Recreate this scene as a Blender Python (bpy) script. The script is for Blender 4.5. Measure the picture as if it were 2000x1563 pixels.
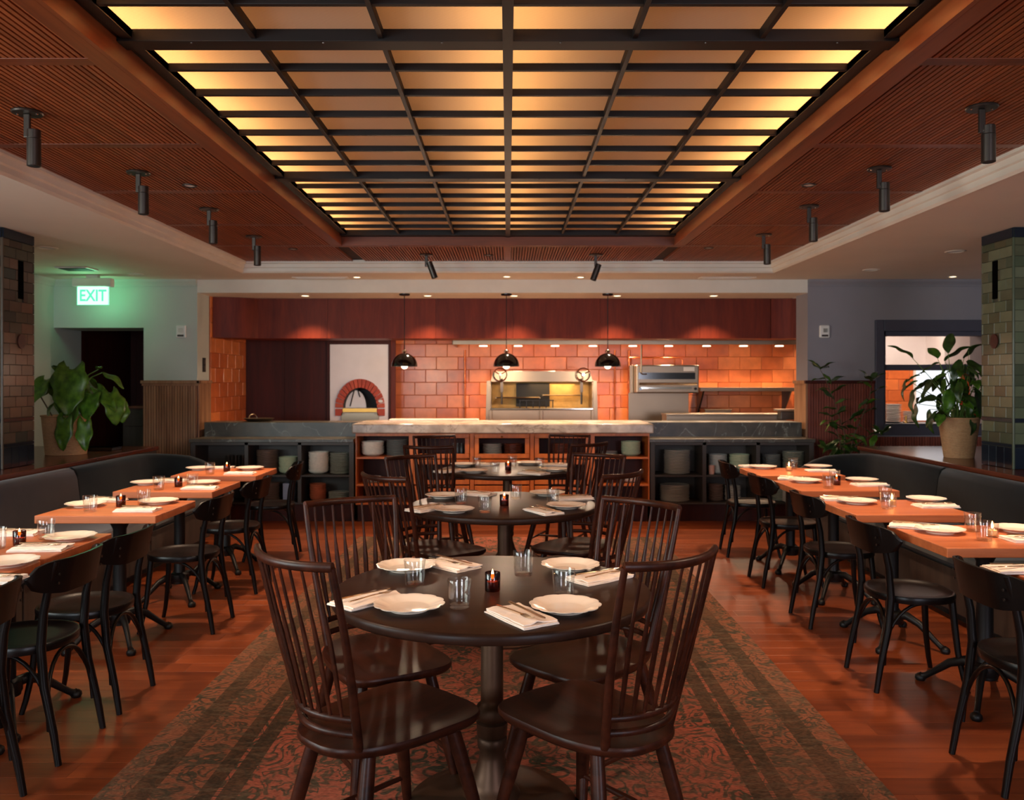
import bpy, math, random
from mathutils import Vector, Matrix, noise
random.seed(7)
PI=math.pi
for o in list(bpy.data.objects): bpy.data.objects.remove(o,do_unlink=True)
SC=bpy.context.scene
COL=SC.collection
# ------------------------------------------------------------------ camera
F=1650.0; VX=992.0; VY=745.0; CZ=1.48
cd=bpy.data.cameras.new('camera'); cam=bpy.data.objects.new('camera',cd); COL.objects.link(cam)
cam.location=(0,0,CZ); cam.rotation_euler=(PI/2,0,0)
cd.sensor_width=36; cd.lens=F/2000*36; cd.shift_x=(1000-VX)/2000; cd.shift_y=-(781.5-VY)/2000
cd.dof.use_dof=True; cd.dof.focus_distance=3.0; cd.dof.aperture_fstop=5.0
cd.clip_start=.05
SC.camera=cam
SC.view_settings.view_transform='Standard'; SC.view_settings.look='None'
SC.view_settings.gamma=1; SC.view_settings.use_curve_mapping=False
SC.view_settings.exposure=0.42
# ------------------------------------------------------------------ light
W=bpy.data.worlds.new('world'); SC.world=W; W.use_nodes=True
W.node_tree.nodes['Background'].inputs[0].default_value=(.45,.6,.8,1)
W.node_tree.nodes['Background'].inputs[1].default_value=.25
def light(name,kind,loc,power,col,rot=(0,0,0),parent=None,**k):
    d=bpy.data.lights.new(name,kind); d.energy=power; d.color=col
    for a,v in k.items(): setattr(d,a,v)
    o=bpy.data.objects.new(name,d); COL.objects.link(o); o.location=loc; o.rotation_euler=rot
    if parent is not None: o.parent=parent
    return o
WARM=(1,.60,.30)
DAY=(.82,.92,1.0)
# daylight standing at the street windows, behind and left of the camera
light('rear_window_light','AREA',(-2.9,-2.9,1.6),98,DAY,(PI/2,0,0),shape='RECTANGLE',size=1.9,size_y=1.7)
light('rear_window_light','AREA',(2.9,-2.9,1.6),92,(.86,.86,1.0),(PI/2,0,0),shape='RECTANGLE',size=1.9,size_y=1.7)
light('side_window_light','AREA',(-4.9,1.2,1.65),150,(.84,.95,.93),(PI/2,0,-PI/2),shape='RECTANGLE',size=3.0,size_y=1.5)

# ------------------------------------------------------------------ helpers
def lin(c): 
    c=c/255.
    return c/12.92 if c<=.04045 else ((c+.055)/1.055)**2.4
def rgb(r,g,b): return (lin(r),lin(g),lin(b),1)
def P(px,py,z):
    Y=F*(CZ-z)/(py-VY); return ((px-VX)*Y/F, Y)
def X_(px,Y): return (px-VX)*Y/F
def Z_(py,Y): return CZ-(py-VY)*Y/F

class NT:
    def __init__(s,name):
        s.m=bpy.data.materials.new(name); s.m.use_nodes=True; s.t=s.m.node_tree
        s.b=s.t.nodes['Principled BSDF']; s.o=s.t.nodes['Material Output']
    def n(s,t,**k):
        n=s.t.nodes.new(t)
        for a,v in k.items():
            if a.startswith('i_'): n.inputs[a[2:].replace('_',' ')].default_value=v
            elif a[0]=='_': n.inputs[int(a[1:])].default_value=v
            else: setattr(n,a,v)
        return n
    def l(s,a,b): s.t.links.new(a,b)
    def ramp(s,fac,stops,interp='LINEAR'):
        r=s.t.nodes.new('ShaderNodeValToRGB'); r.color_ramp.interpolation=interp
        e=r.color_ramp.elements
        while len(e)<len(stops): e.new(.5)
        for i,(p,c) in enumerate(stops): e[i].position=p; e[i].color=c
        s.l(fac,r.inputs[0]); return r.outputs[0]
    def mix(s,f,a,b,mode='MIX'):
        m=s.t.nodes.new('ShaderNodeMix'); m.data_type='RGBA'; m.blend_type=mode
        for v,i in ((f,0),(a,6),(b,7)):
            if hasattr(v,'is_linked') or hasattr(v,'links'): s.l(v,m.inputs[i])
            else: m.inputs[i].default_value=v
        return m.outputs[2]
    def math(s,op,a,b=0.0,c=0.0):
        m=s.t.nodes.new('ShaderNodeMath'); m.operation=op
        for i,v in enumerate((a,b,c)):
            if hasattr(v,'links'): s.l(v,m.inputs[i])
            else: m.inputs[i].default_value=v
        return m.outputs[0]
    def coords(s,scale=(1,1,1),rnd=False,gen='Object'):
        tc=s.n('ShaderNodeTexCoord'); mp=s.n('ShaderNodeMapping'); mp.inputs['Scale'].default_value=scale
        s.l(tc.outputs[gen],mp.inputs[0])
        if rnd:
            oi=s.n('ShaderNodeObjectInfo'); mu=s.math('MULTIPLY',oi.outputs['Random'],57.3)
            cb=s.n('ShaderNodeCombineXYZ'); s.l(mu,cb.inputs[0]); s.l(mu,cb.inputs[1]); s.l(mu,cb.inputs[2])
            s.l(cb.outputs[0],mp.inputs['Location'])
            s.rand=oi.outputs['Random']
        return mp.outputs[0]
    def bump(s,h,strength=.2,dist=.002):
        b=s.n('ShaderNodeBump'); b.inputs['Strength'].default_value=strength; b.inputs['Distance'].default_value=dist
        s.l(h,b.inputs['Height']); s.l(b.outputs[0],s.b.inputs['Normal'])
    def set(s,**k):
        for a,v in k.items(): s.b.inputs[a.replace('_',' ')].default_value=v
def plain(name,c,rough=.5,metal=0,spec=.5,var=.06,scale=8,bump=0,**k):
    t=NT(name); v=t.coords((scale,)*3)
    nz=t.n('ShaderNodeTexNoise'); nz.inputs['Scale'].default_value=1; nz.inputs['Detail'].default_value=4; t.l(v,nz.inputs[0])
    a=tuple(x*(1-var) for x in c[:3])+(1,); b=tuple(min(1,x*(1+var)) for x in c[:3])+(1,)
    t.l(t.ramp(nz.outputs[0],[(.3,a),(.7,b)]),t.b.inputs['Base Color'])
    t.set(Roughness=rough,Metallic=metal,Specular_IOR_Level=spec)
    for q,w in k.items(): t.b.inputs[q.replace('_',' ')].default_value=w
    if bump: t.bump(nz.outputs[0],bump,.003)
    return t.m
def wood(name,c1,c2,axis=0,scale=14,rough=.4,rnd=True,rv=.35,spec=.5,stretch=.07,bump=.08):
    t=NT(name); sc=[scale]*3; sc[axis]=scale*stretch
    v=t.coords(tuple(sc),rnd)
    nz=t.n('ShaderNodeTexNoise'); nz.inputs['Scale'].default_value=1; nz.inputs['Detail'].default_value=8; nz.inputs['Roughness'].default_value=.62; nz.inputs['Distortion'].default_value=.6
    t.l(v,nz.inputs[0])
    nf=t.n('ShaderNodeTexNoise'); nf.inputs['Scale'].default_value=6; nf.inputs['Detail'].default_value=3; t.l(v,nf.inputs[0])
    m=t.math('ADD',t.math('MULTIPLY',nz.outputs[0],.75),t.math('MULTIPLY',nf.outputs[0],.25))
    c=t.ramp(m,[(.33,c1),(.66,c2)])
    if rnd:
        k=t.math('ADD',t.math('MULTIPLY',t.rand,rv*2),1-rv)
        cb=t.n('ShaderNodeCombineXYZ')
        for i in range(3): t.l(k,cb.inputs[i])
        c=t.mix(1.0,c,cb.outputs[0],'MULTIPLY')
    t.l(c,t.b.inputs['Base Color']); t.set(Roughness=rough,Specular_IOR_Level=spec)
    t.bump(m,bump,.002)
    return t.m
M={}
M['paint']=plain('wall_paint',rgb(186,192,182),.75,var=.03,scale=3)
M['paintr']=plain('wall_paint_mauve',rgb(140,135,140),.75,var=.03,scale=3)
M['ceil']=plain('ceiling_paint',rgb(222,208,192),.8,var=.03,scale=2)
M['trimw']=plain('trim_paint',rgb(226,216,200),.55,var=.04,scale=5)
M['winblue']=plain('window_frame_paint',rgb(74,72,84),.5,var=.05)
M['floor']=wood('floor_wood',rgb(98,42,18),rgb(140,68,32),0,9,.34,True,.16,.45)
M['floorbase']=plain('floor_base',rgb(40,18,8),.8)
M['chair']=wood('walnut_chair_wood',rgb(28,10,5),rgb(66,29,16),0,12,.36,True,.12,.2,.12)
M['black']=wood('black_bentwood',rgb(10,6,5),rgb(20,12,10),2,12,.32,False,0,.28)
M['rtable']=wood('dark_table_wood',rgb(30,16,11),rgb(54,32,23),0,9,.38,False,0,.17,.12)
M['stable']=wood('oak_table_wood',rgb(164,82,42),rgb(206,120,72),0,10,.38,True,.1,.5)
M['bronze']=plain('bronze_metal',rgb(88,62,46),.45,.7,var=.25,scale=6)
M['iron']=plain('cast_iron',rgb(18,16,16),.45,.3)
M['slat']=wood('slat_wood',rgb(122,58,28),rgb(166,86,44),1,16,.45,True,.14,.4,.05)
M['slatback']=plain('slat_backing',rgb(46,16,8),.8)
M['beam']=wood('beam_wood',rgb(100,44,18),rgb(150,72,32),1,9,.38,False,0,.5,.06)
M['beamx']=wood('beam_wood_cross',rgb(92,40,18),rgb(136,64,30),0,9,.38,False,0,.5,.06)
M['bar']=plain('steel_bar',rgb(22,14,12),.5,.4,var=.2)
M['velvet']=plain('charcoal_velvet',rgb(20,25,27),.8,spec=.15,var=.2,scale=5,Sheen_Weight=.2)
M['velvetlit']=plain('charcoal_velvet_lit',rgb(54,48,52),.8,spec=.15,var=.15,scale=5,Sheen_Weight=.3)  # same charcoal velvet, window light painted in as a lighter colour
M['basep']=wood('banquette_base',rgb(38,28,22),rgb(66,50,40),2,12,.6,False)
M['ledge']=wood('ledge_wood',rgb(70,30,18),rgb(118,56,34),1,9,.22,False,0,.6)
M['wains']=wood('wainscot_wood',rgb(120,80,54),rgb(176,130,94),2,14,.5,True,.05,.4)
M['wainsred']=wood('red_wainscot_wood',rgb(104,48,36),rgb(148,78,60),2,14,.5,True,.05,.4)
M['soffit']=wood('soffit_wood',rgb(82,22,8),rgb(118,42,18),2,7,.5,True,.06,.25,.12,.03)
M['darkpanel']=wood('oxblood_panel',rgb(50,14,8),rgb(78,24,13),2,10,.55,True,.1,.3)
M['island']=wood('island_cherry',rgb(164,76,20),rgb(206,110,38),2,9,.4,False,0,.5)
M['steel']=plain('stainless',rgb(150,132,112),.36,.95,var=.06,scale=3)
M['chrome']=plain('chrome',rgb(230,225,215),.08,1.0,var=0)
M['copper']=plain('copper_pipe',rgb(200,110,66),.3,.9)
M['brass']=plain('brass',rgb(190,140,70),.3,.9)
M['gunmetal']=plain('spotlight_metal',rgb(82,74,68),.35,.85)
M['blackm']=plain('black_enamel',rgb(10,9,9),.12,0,.8)
M['blackmat']=plain('matt_black',rgb(14,12,12),.6)
M['void']=plain('slot_black',rgb(8,7,7),.95,0,0.0)
M['white']=plain('white_plastic',rgb(225,222,215),.4)
M['plaster']=plain('oven_plaster',rgb(240,234,234),.6,var=.06,scale=3,bump=.1)
M['linen']=plain('napkin_linen',rgb(250,233,218),.85,var=.04,scale=60,bump=.25)
M['cut']=plain('cutlery_steel',rgb(205,180,150),.22,1.0)
M['porc']=plain('porcelain',rgb(250,233,214),.14,0,.55,var=.02)
M['firebrick']=plain('firebrick',rgb(208,166,96),.7,var=.25,scale=8)
M['soil']=plain('soil',rgb(28,18,12),.95,var=.5,scale=60,bump=.8)
def stone(name,c1,c2,vein,rough=.35):
    t=NT(name); v=t.coords((1.3,1.3,1.3))
    nz=t.n('ShaderNodeTexNoise'); nz.inputs['Scale'].default_value=5; nz.inputs['Detail'].default_value=7; t.l(v,nz.inputs[0])
    base=t.ramp(nz.outputs[0],[(.35,c1),(.65,c2)])
    n2=t.n('ShaderNodeTexNoise'); n2.inputs['Scale'].default_value=1.6; n2.inputs['Detail'].default_value=6; n2.inputs['Distortion'].default_value=1.2; t.l(v,n2.inputs[0])
    ab=t.math('ABSOLUTE',t.math('SUBTRACT',n2.outputs[0],.5))
    f=t.ramp(ab,[(0,(.7,.7,.7,1)),(.008,(0,0,0,1))])
    t.l(t.mix(f,base,vein),t.b.inputs['Base Color']); t.set(Roughness=rough); return t.m
M['soap']=stone('grey_soapstone',rgb(62,57,48),rgb(86,78,66),rgb(150,152,140))
M['gshelf']=plain('grey_cabinet_paint',rgb(60,50,42),.5,var=.06)
M['marble']=stone('island_marble',rgb(150,130,112),rgb(200,182,164),rgb(110,92,78),.25)
def tilem(name,stops,rough=.15,var=.25,bumpy=.25,sc=9,spec=.6):
    t=NT(name); v=t.coords((sc,)*3,True)
    base=t.ramp(t.rand,stops,'CONSTANT' if len(stops)>3 else 'LINEAR')
    nz=t.n('ShaderNodeTexNoise'); nz.inputs['Scale'].default_value=1; nz.inputs['Detail'].default_value=5; t.l(v,nz.inputs[0])
    sh=t.ramp(nz.outputs[0],[(.3,(1-var,)*3+(1,)),(.7,(1+var,)*3+(1,))])
    t.l(t.mix(1.0,base,sh,'MULTIPLY'),t.b.inputs['Base Color']); t.set(Roughness=rough,Specular_IOR_Level=spec)
    t.bump(nz.outputs[0],bumpy,.004); return t.m
M['tilered']=tilem('terracotta_glazed_tile',[(0,rgb(184,92,46)),(.5,rgb(198,104,54)),(1,rgb(212,122,66))],.3,.14)
M['grout']=plain('red_grout',rgb(150,70,40),.8)
M['tgreen']=tilem('olive_glazed_tile',[(0,rgb(74,82,62)),(.25,rgb(92,100,76)),(.5,rgb(84,86,64)),(.7,rgb(104,108,84)),(.88,rgb(78,76,56))],.2,.16,.08,5,.3)
M['tbrown']=tilem('brown_glazed_tile',[(0,rgb(60,50,42)),(.25,rgb(78,66,54)),(.5,rgb(66,64,52)),(.7,rgb(92,72,58)),(.88,rgb(46,52,46))],.22,.16,.08,5,.3)
M['tblue']=tilem('navy_glazed_tile',[(0,rgb(14,20,32)),(1,rgb(22,32,44))],.15,.15,.1,5,.4)
M['groutg']=plain('pillar_grout',rgb(66,66,52),.8)
M['brick']=tilem('oven_brick',[(0,rgb(176,66,46)),(1,rgb(196,84,58))],.7,.12,.3)
M['wax']=plain('candle_wax',rgb(240,190,130),.5,var=0)
def emis(name,c,s):
    t=NT(name); e=t.n('ShaderNodeEmission'); e.inputs[0].default_value=c; e.inputs[1].default_value=s
    t.l(e.outputs[0],t.o.inputs[0]); return t.m
M['flame']=emis('candle_flame',(1,.50,.16,1),22)
M['lampglow']=emis('lamp_glow',(1,.74,.45,1),5)
M['bulb']=emis('bulb_glow',(1,.82,.6,1),2.2)
M['coolglow']=emis('frosted_window_glow',(.9,.93,1,1),1.0)
M['exitgreen']=emis('exit_green',(.10,.85,.42,1),1.0)
M['exitwhite']=emis('exit_panel_glow',(.55,1,.75,1),1.25)
def thinglass(name,tint,rough=.02,ior=1.45,boost=1.0):
    t=NT(name); tr=t.n('ShaderNodeBsdfTransparent'); tr.inputs[0].default_value=tint
    gl=t.n('ShaderNodeBsdfGlossy'); gl.inputs['Roughness'].default_value=rough; gl.inputs[0].default_value=(1,1,1,1)
    lw=t.n('ShaderNodeLayerWeight'); lw.inputs[0].default_value=.5
    fr=t.math('ADD',t.math('MULTIPLY',t.math('POWER',lw.outputs['Facing'],4.0),.7),.05)
    mx=t.n('ShaderNodeMixShader'); t.l(t.math('MULTIPLY',fr,boost),mx.inputs[0]); t.l(tr.outputs[0],mx.inputs[1]); t.l(gl.outputs[0],mx.inputs[2])
    t.l(mx.outputs[0],t.o.inputs[0]); return t.m
M['glass']=thinglass('clear_glass',(.94,.94,.93,1))
M['amber']=thinglass('amber_votive_glass',(.34,.13,.06,1))
M['doorglass']=thinglass('cabinet_glass',(.8,.8,.8,1))
def panem():
    t=NT('ribbed_skylight_glass'); v=t.coords((26,60,26))
    wv=t.n('ShaderNodeTexWave'); wv.inputs['Scale'].default_value=1.0; wv.inputs['Distortion'].default_value=1.5; wv.bands_direction='DIAGONAL'; t.l(v,wv.inputs[0])
    tl=t.n('ShaderNodeBsdfTranslucent'); tl.inputs[0].default_value=(.95,.72,.45,1)
    df=t.n('ShaderNodeBsdfDiffuse'); df.inputs[0].default_value=(.8,.68,.6,1)
    c=t.ramp(wv.outputs[0],[(0,(.84,.68,.48,1)),(1,(1,.84,.62,1))]); t.l(c,tl.inputs[0])
    mx=t.n('ShaderNodeMixShader'); mx.inputs[0].default_value=.3; t.l(tl.outputs[0],mx.inputs[1]); t.l(df.outputs[0],mx.inputs[2])
    t.l(mx.outputs[0],t.o.inputs[0]); return t.m
M['pane']=panem()
M['boxwhite']=plain('lightbox_white',rgb(150,140,125),.8,var=0)
def leafm(name,c1,c2):
    t=NT(name); v=t.coords((20,)*3,True)
    nz=t.n('ShaderNodeTexNoise'); t.l(v,nz.inputs[0]); nz.inputs['Scale'].default_value=1
    b=t.ramp(nz.outputs[0],[(.3,c1),(.7,c2)]); t.l(b,t.b.inputs['Base Color']); t.set(Roughness=.35)
    return t.m
M['leaf']=leafm('broad_leaf',rgb(44,78,18),rgb(86,128,34))
M['leafd']=leafm('dark_leaf',rgb(26,48,16),rgb(58,88,32))
M['stemg']=plain('green_stem',rgb(96,124,56),.5)
M['stemb']=plain('brown_stem',rgb(84,62,40),.7)
M['spathe']=plain('red_spathe',rgb(190,70,44),.3)
def basketm():
    t=NT('woven_basket'); v=t.coords((1,1,1))
    w1=t.n('ShaderNodeTexWave'); w1.bands_direction='Z'; w1.inputs['Scale'].default_value=26; w1.inputs['Distortion'].default_value=.6; t.l(v,w1.inputs[0])
    nz=t.n('ShaderNodeTexNoise'); nz.inputs['Scale'].default_value=60; t.l(v,nz.inputs[0])
    m=t.math('ADD',t.math('MULTIPLY',w1.outputs[0],.6),t.math('MULTIPLY',nz.outputs[0],.4))
    t.l(t.ramp(m,[(.2,rgb(150,108,70)),(.8,rgb(216,174,128))]),t.b.inputs['Base Color']); t.set(Roughness=.8); t.bump(m,.8,.006); return t.m
M['basket']=basketm()
def rugm():
    t=NT('worn_persian_rug'); tc=t.n('ShaderNodeTexCoord'); sp=t.n('ShaderNodeSeparateXYZ'); t.l(tc.outputs['Object'],sp.inputs[0])
    ax=t.math('ABSOLUTE',sp.outputs[0]); cb=t.n('ShaderNodeCombineXYZ'); t.l(ax,cb.inputs[0]); t.l(sp.outputs[1],cb.inputs[1])
    # floral scrolls: thin contour lines of a distorted noise
    n1=t.n('ShaderNodeTexNoise'); n1.inputs['Scale'].default_value=5.5; n1.inputs['Detail'].default_value=2; n1.inputs['Distortion'].default_value=2.2; t.l(cb.outputs[0],n1.inputs[0])
    ln=t.math('ABSOLUTE',t.math('SUBTRACT',t.math('FRACT',t.math('MULTIPLY',n1.outputs[0],5)),.5))
    lines=t.ramp(ln,[(.10,(.9,.9,.9,1)),(.26,(0,0,0,1))])
    vo=t.n('ShaderNodeTexVoronoi'); vo.inputs['Scale'].default_value=9; vo.feature='F1'
    vm=t.n('ShaderNodeMix'); vm.data_type='VECTOR'; vm.inputs[0].default_value=.12; t.l(cb.outputs[0],vm.inputs[4]); t.l(n1.outputs['Color'],vm.inputs[5]); t.l(vm.outputs[1],vo.inputs[0])
    rg=t.math('ABSOLUTE',t.math('SUBTRACT',vo.outputs[0],.28)); ros=t.ramp(rg,[(.05,(1,1,1,1)),(.10,(0,0,0,1))])
    pat=t.math('MAXIMUM',lines,ros)
    fieldc=t.mix(pat,rgb(158,86,66),rgb(66,64,50))
    bordc=t.mix(pat,rgb(132,82,60),rgb(70,63,50))
    guard=t.mix(pat,rgb(82,60,44),rgb(64,52,40))
    # border bands from the long edge
    b=t.ramp(t.math('MULTIPLY',ax,.5),[(0,(0,0,0,1)),(.455,(.5,.5,.5,1)),(.49,(0,0,0,1)),(.50,(.5,.5,.5,1)),(.53,(1,1,1,1)),(.612,(.5,.5,.5,1)),(.655,(1,1,1,1))],'CONSTANT')
    # simple three-way mix
    c1=t.mix(t.ramp(b,[(0,(0,0,0,1)),(.25,(1,1,1,1))],'CONSTANT'),fieldc,guard)
    c2=t.mix(t.ramp(b,[(0,(0,0,0,1)),(.75,(1,1,1,1))],'CONSTANT'),c1,bordc)
    w=t.n('ShaderNodeTexNoise'); w.inputs['Scale'].default_value=1.8; w.inputs['Detail'].default_value=6; t.l(tc.outputs['Object'],w.inputs[0])
    wr=t.ramp(w.outputs[0],[(.46,(0,0,0,1)),(.74,(.65,.65,.65,1))])
    c3=t.mix(wr,c2,rgb(112,78,58))
    f=t.n('ShaderNodeTexNoise'); f.inputs['Scale'].default_value=120; f.inputs['Detail'].default_value=2
    mp=t.n('ShaderNodeMapping'); mp.inputs['Scale'].default_value=(.5,1.6,1); t.l(tc.outputs['Object'],mp.inputs[0]); t.l(mp.outputs[0],f.inputs[0])
    fr=t.ramp(f.outputs[0],[(.3,(.62,.62,.62,1)),(.7,(1.3,1.3,1.3,1))])
    sw=t.n('ShaderNodeTexNoise'); sw.inputs['Scale'].default_value=26; sw.inputs['Detail'].default_value=4
    mp2=t.n('ShaderNodeMapping'); mp2.inputs['Scale'].default_value=(.35,1.5,1); t.l(tc.outputs['Object'],mp2.inputs[0]); t.l(mp2.outputs[0],sw.inputs[0])
    c3=t.mix(t.ramp(sw.outputs[0],[(.50,(0,0,0,1)),(.68,(.65,.65,.65,1))]),c3,rgb(98,82,64))
    c4=t.mix(1.0,c3,fr,'MULTIPLY')
    t.l(c4,t.b.inputs['Base Color']); t.set(Roughness=.95,Specular_IOR_Level=.1); t.bump(f.outputs[0],.5,.004); return t.m
M['rug']=rugm()

class MB:
    def __init__(s): s.v=[]; s.f=[]; s.X=Matrix()
    def add(s,vs,fs):
        n=len(s.v); X=s.X
        s.v+= [tuple(X@Vector(v)) for v in vs]; s.f+=[tuple(i+n for i in f) for f in fs]; return s
    def box(s,x0,y0,z0,x1,y1,z1):
        v=[(x0,y0,z0),(x1,y0,z0),(x1,y1,z0),(x0,y1,z0),(x0,y0,z1),(x1,y0,z1),(x1,y1,z1),(x0,y1,z1)]
        return s.add(v,[(3,2,1,0),(4,5,6,7),(0,1,5,4),(1,2,6,5),(2,3,7,6),(3,0,4,7)])
    def tube(s,pts,rad,n=8,caps=True,flat=None):
        pts=[Vector(p) for p in pts]; N=len(pts)
        if not hasattr(rad,'__len__'): rad=[rad]*N
        vs=[];fs=[]; up=None
        for i,p in enumerate(pts):
            d=(pts[min(i+1,N-1)]-pts[max(i-1,0)]).normalized()
            if up is None: up=Vector((0,0,1)) if abs(d.z)<.9 else Vector((1,0,0))
            a=d.cross(up).normalized(); b=a.cross(d).normalized(); up=b
            r=rad[i]; ra,rb=(r if not hasattr(r,'__len__') else r[0]),(r if not hasattr(r,'__len__') else r[1])
            for k in range(n):
                t=2*PI*k/n; vs.append(tuple(p+a*math.cos(t)*ra+b*math.sin(t)*rb))
        for i in range(N-1):
            for k in range(n):
                k2=(k+1)%n; fs.append((i*n+k,i*n+k2,(i+1)*n+k2,(i+1)*n+k))
        if caps: fs.append(tuple(range(n-1,-1,-1))); fs.append(tuple((N-1)*n+k for k in range(n)))
        return s.add(vs,[f[::-1] for f in fs])
    def cyl(s,p0,p1,r0,r1=None,n=12): return s.tube([p0,p1],[r0,r0 if r1 is None else r1],n)
    def lathe(s,prof,n=24,c=(0,0,0),mod=None,close=True):
        vs=[];fs=[];N=len(prof)
        for i,(r,z) in enumerate(prof):
            for k in range(n):
                t=2*PI*k/n; q=r*(mod(t,r) if mod else 1)
                vs.append((c[0]+q*math.cos(t),c[1]+q*math.sin(t),c[2]+z))
        for i in range(N-1):
            for k in range(n):
                k2=(k+1)%n; fs.append((i*n+k,i*n+k2,(i+1)*n+k2,(i+1)*n+k))
        if close:
            if prof[0][0]>1e-6: fs.append(tuple(range(n-1,-1,-1)))
            if prof[-1][0]>1e-6: fs.append(tuple((N-1)*n+k for k in range(n)))
        return s.add(vs,fs)
    def prism(s,poly,z0,z1):      # polygon in xy (ccw)
        n=len(poly); v=[(x,y,z0) for x,y in poly]+[(x,y,z1) for x,y in poly]
        return s.add(v,[tuple(range(n-1,-1,-1)),tuple(range(n,2*n))]+[(i,(i+1)%n,(i+1)%n+n,i+n) for i in range(n)])
    def loft(s,rings,caps=True):
        n=len(rings[0]); vs=[p for r in rings for p in r]; fs=[]
        for i in range(len(rings)-1):
            for k in range(n):
                k2=(k+1)%n; fs.append((i*n+k,i*n+k2,(i+1)*n+k2,(i+1)*n+k))
        if caps: fs.append(tuple(range(n-1,-1,-1))); fs.append(tuple((len(rings)-1)*n+k for k in range(n)))
        return s.add(vs,fs)
    def grid(s,fn,nu,nv,flip=False):
        vs=[fn(i/nu,j/nv) for j in range(nv+1) for i in range(nu+1)]; w=nu+1
        fs=[(j*w+i,j*w+i+1,(j+1)*w+i+1,(j+1)*w+i) for j in range(nv) for i in range(nu)]
        return s.add(vs,[f[::-1] for f in fs] if flip else fs)
    def build(s,name,mat,parent=None,smooth=False,bevel=0,sub=0,solid=0):
        me=bpy.data.meshes.new(name); me.from_pydata(s.v,[],s.f); me.update()
        me.materials.append(M[mat] if isinstance(mat,str) else mat)
        if smooth:
            me.polygons.foreach_set('use_smooth',[True]*len(me.polygons))
            try: me.set_sharp_from_angle(angle=math.radians(50))
            except Exception: pass
        o=bpy.data.objects.new(name,me); COL.objects.link(o)
        if parent is not None: o.parent=parent
        if solid:
            m=o.modifiers.new('s','SOLIDIFY'); m.thickness=solid; m.offset=0
        if bevel:
            m=o.modifiers.new('b','BEVEL'); m.width=bevel; m.segments=2; m.limit_method='ANGLE'; m.angle_limit=math.radians(40)
        if sub:
            m=o.modifiers.new('ss','SUBSURF'); m.levels=sub; m.render_levels=sub
        return o
def tag(o,label=None,cat=None,group=None,kind=None):
    if label: o['label']=label
    if cat: o['category']=cat
    if group: o['group']=group
    if kind: o['kind']=kind
    return o
def E(name,loc,rz,label,cat,group=None):
    o=bpy.data.objects.new(name,None); o.empty_display_size=.1; COL.objects.link(o); o.location=loc; o.rotation_euler=(0,0,rz)
    return tag(o,label,cat,group)
def kids(o): return KID.get(o.name,[])
def dup(src,loc,rz,label,group=None):
    m={}
    def rec(o,par):
        c=o.copy(); COL.objects.link(c)
        if par is not None: c.parent=par
        for ch in list(o.children): rec(ch,c)
        return c
    r=rec(src,None); r.location=loc; r.rotation_euler=(0,0,rz); r['label']=label
    if group: r['group']=group
    return r
def struct(mb,name,mat,parent=None,**k):
    o=mb.build(name,mat,parent,**k)
    if parent is None: o['kind']='structure'
    return o
_tc={}
def tile_mesh(w,d,h,mat,ch=.004):
    """box w(x) h(z), depth d, chamfered on the -y face, origin in the centre of the back face"""
    k=(round(w,4),round(d,4),round(h,4),mat)
    if k in _tc: return _tc[k]
    a,b=w/2,h/2; c=min(ch,w/4,h/4)
    v=[(-a,0,-b),(a,0,-b),(a,0,b),(-a,0,b),(-a,-d+c,-b),(a,-d+c,-b),(a,-d+c,b),(-a,-d+c,b),(-a+c,-d,-b+c),(a-c,-d,-b+c),(a-c,-d,b-c),(-a+c,-d,b-c)]
    f=[(0,3,2,1)]
    for i in range(4):
        j=(i+1)%4; f.append((i,j,j+4,i+4)); f.append((i+4,j+4,j+8,i+8))
    f.append((8,9,10,11))
    me=bpy.data.meshes.new('tile'); me.from_pydata(v,[],[q[::-1] for q in f][0:0]+f); me.update()
    me.materials.append(M[mat]); _tc[k]=me; return me
def piece(name,me,loc,rz,parent,rx=0):
    o=bpy.data.objects.new(name,me); COL.objects.link(o); o.parent=parent; o.location=loc; o.rotation_euler=(rx,0,rz); return o
def tile_wall(parent,x0,x1,z0,z1,y,tw,th,mat,rz=0,org=(0,0),d=.012,skip=None,name='tile',gap=.004,phase=.5):
    """tiles on a wall; local u runs x0..x1 along direction rz from org, face towards -y rotated"""
    c,s=math.cos(rz),math.sin(rz); n=0; row=0; z=z0
    while z<z1-.01:
        h=min(th,z1-z); u=x0-(tw*phase if row%2 else 0)
        while u<x1-.005:
            a=max(u,x0); b=min(u+tw,x1)
            if b-a>.02 and not (skip and skip((a+b)/2,z+h/2)):
                me=tile_mesh(b-a-gap,d+(row*7+n*3)%3*.001,h-gap,mat)
                uc=(a+b)/2
                piece(name,me,(org[0]+uc*c+0*s,org[1]+uc*s+y*1.0*c if rz==0 else org[1]+uc*s,z+h/2),rz,parent); n+=1
            u+=tw
        z+=th; row+=1
    return n

# ================================================================== ROOM SHELL
YB=9.30
fl=MB().box(-6,-3.2,-.06,6,12,-.013); floor=struct(fl,'floor','floorbase')
me_cache={}
def plank(x0,x1,y0,w):
    L=x1-x0-.002; k=round(L,2)
    if k not in me_cache:
        v=[];b=MB(); c=.0005; a=k/2-.0002; h=w/2-.0006
        v=[(-a,-h,-.012),(a,-h,-.012),(a,h,-.012),(-a,h,-.012),(-a,-h,-c),(a,-h,-c),(a,h,-c),(-a,h,-c),(-a+c,-h+c,0),(a-c,-h+c,0),(a-c,h-c,0),(-a+c,h-c,0)]
        f=[(3,2,1,0),(8,9,10,11)]
        for i in range(4):
            j=(i+1)%4; f+=[(i,j,j+4,i+4),(i+4,j+4,j+8,i+8)]
        me=bpy.data.meshes.new('plank'); me.from_pydata(v,[],f); me.update(); me.materials.append(M['floor']); me_cache[k]=me
    piece('plank',me_cache[k],((x0+x1)/2,y0+w/2,0),0,floor)
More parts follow.
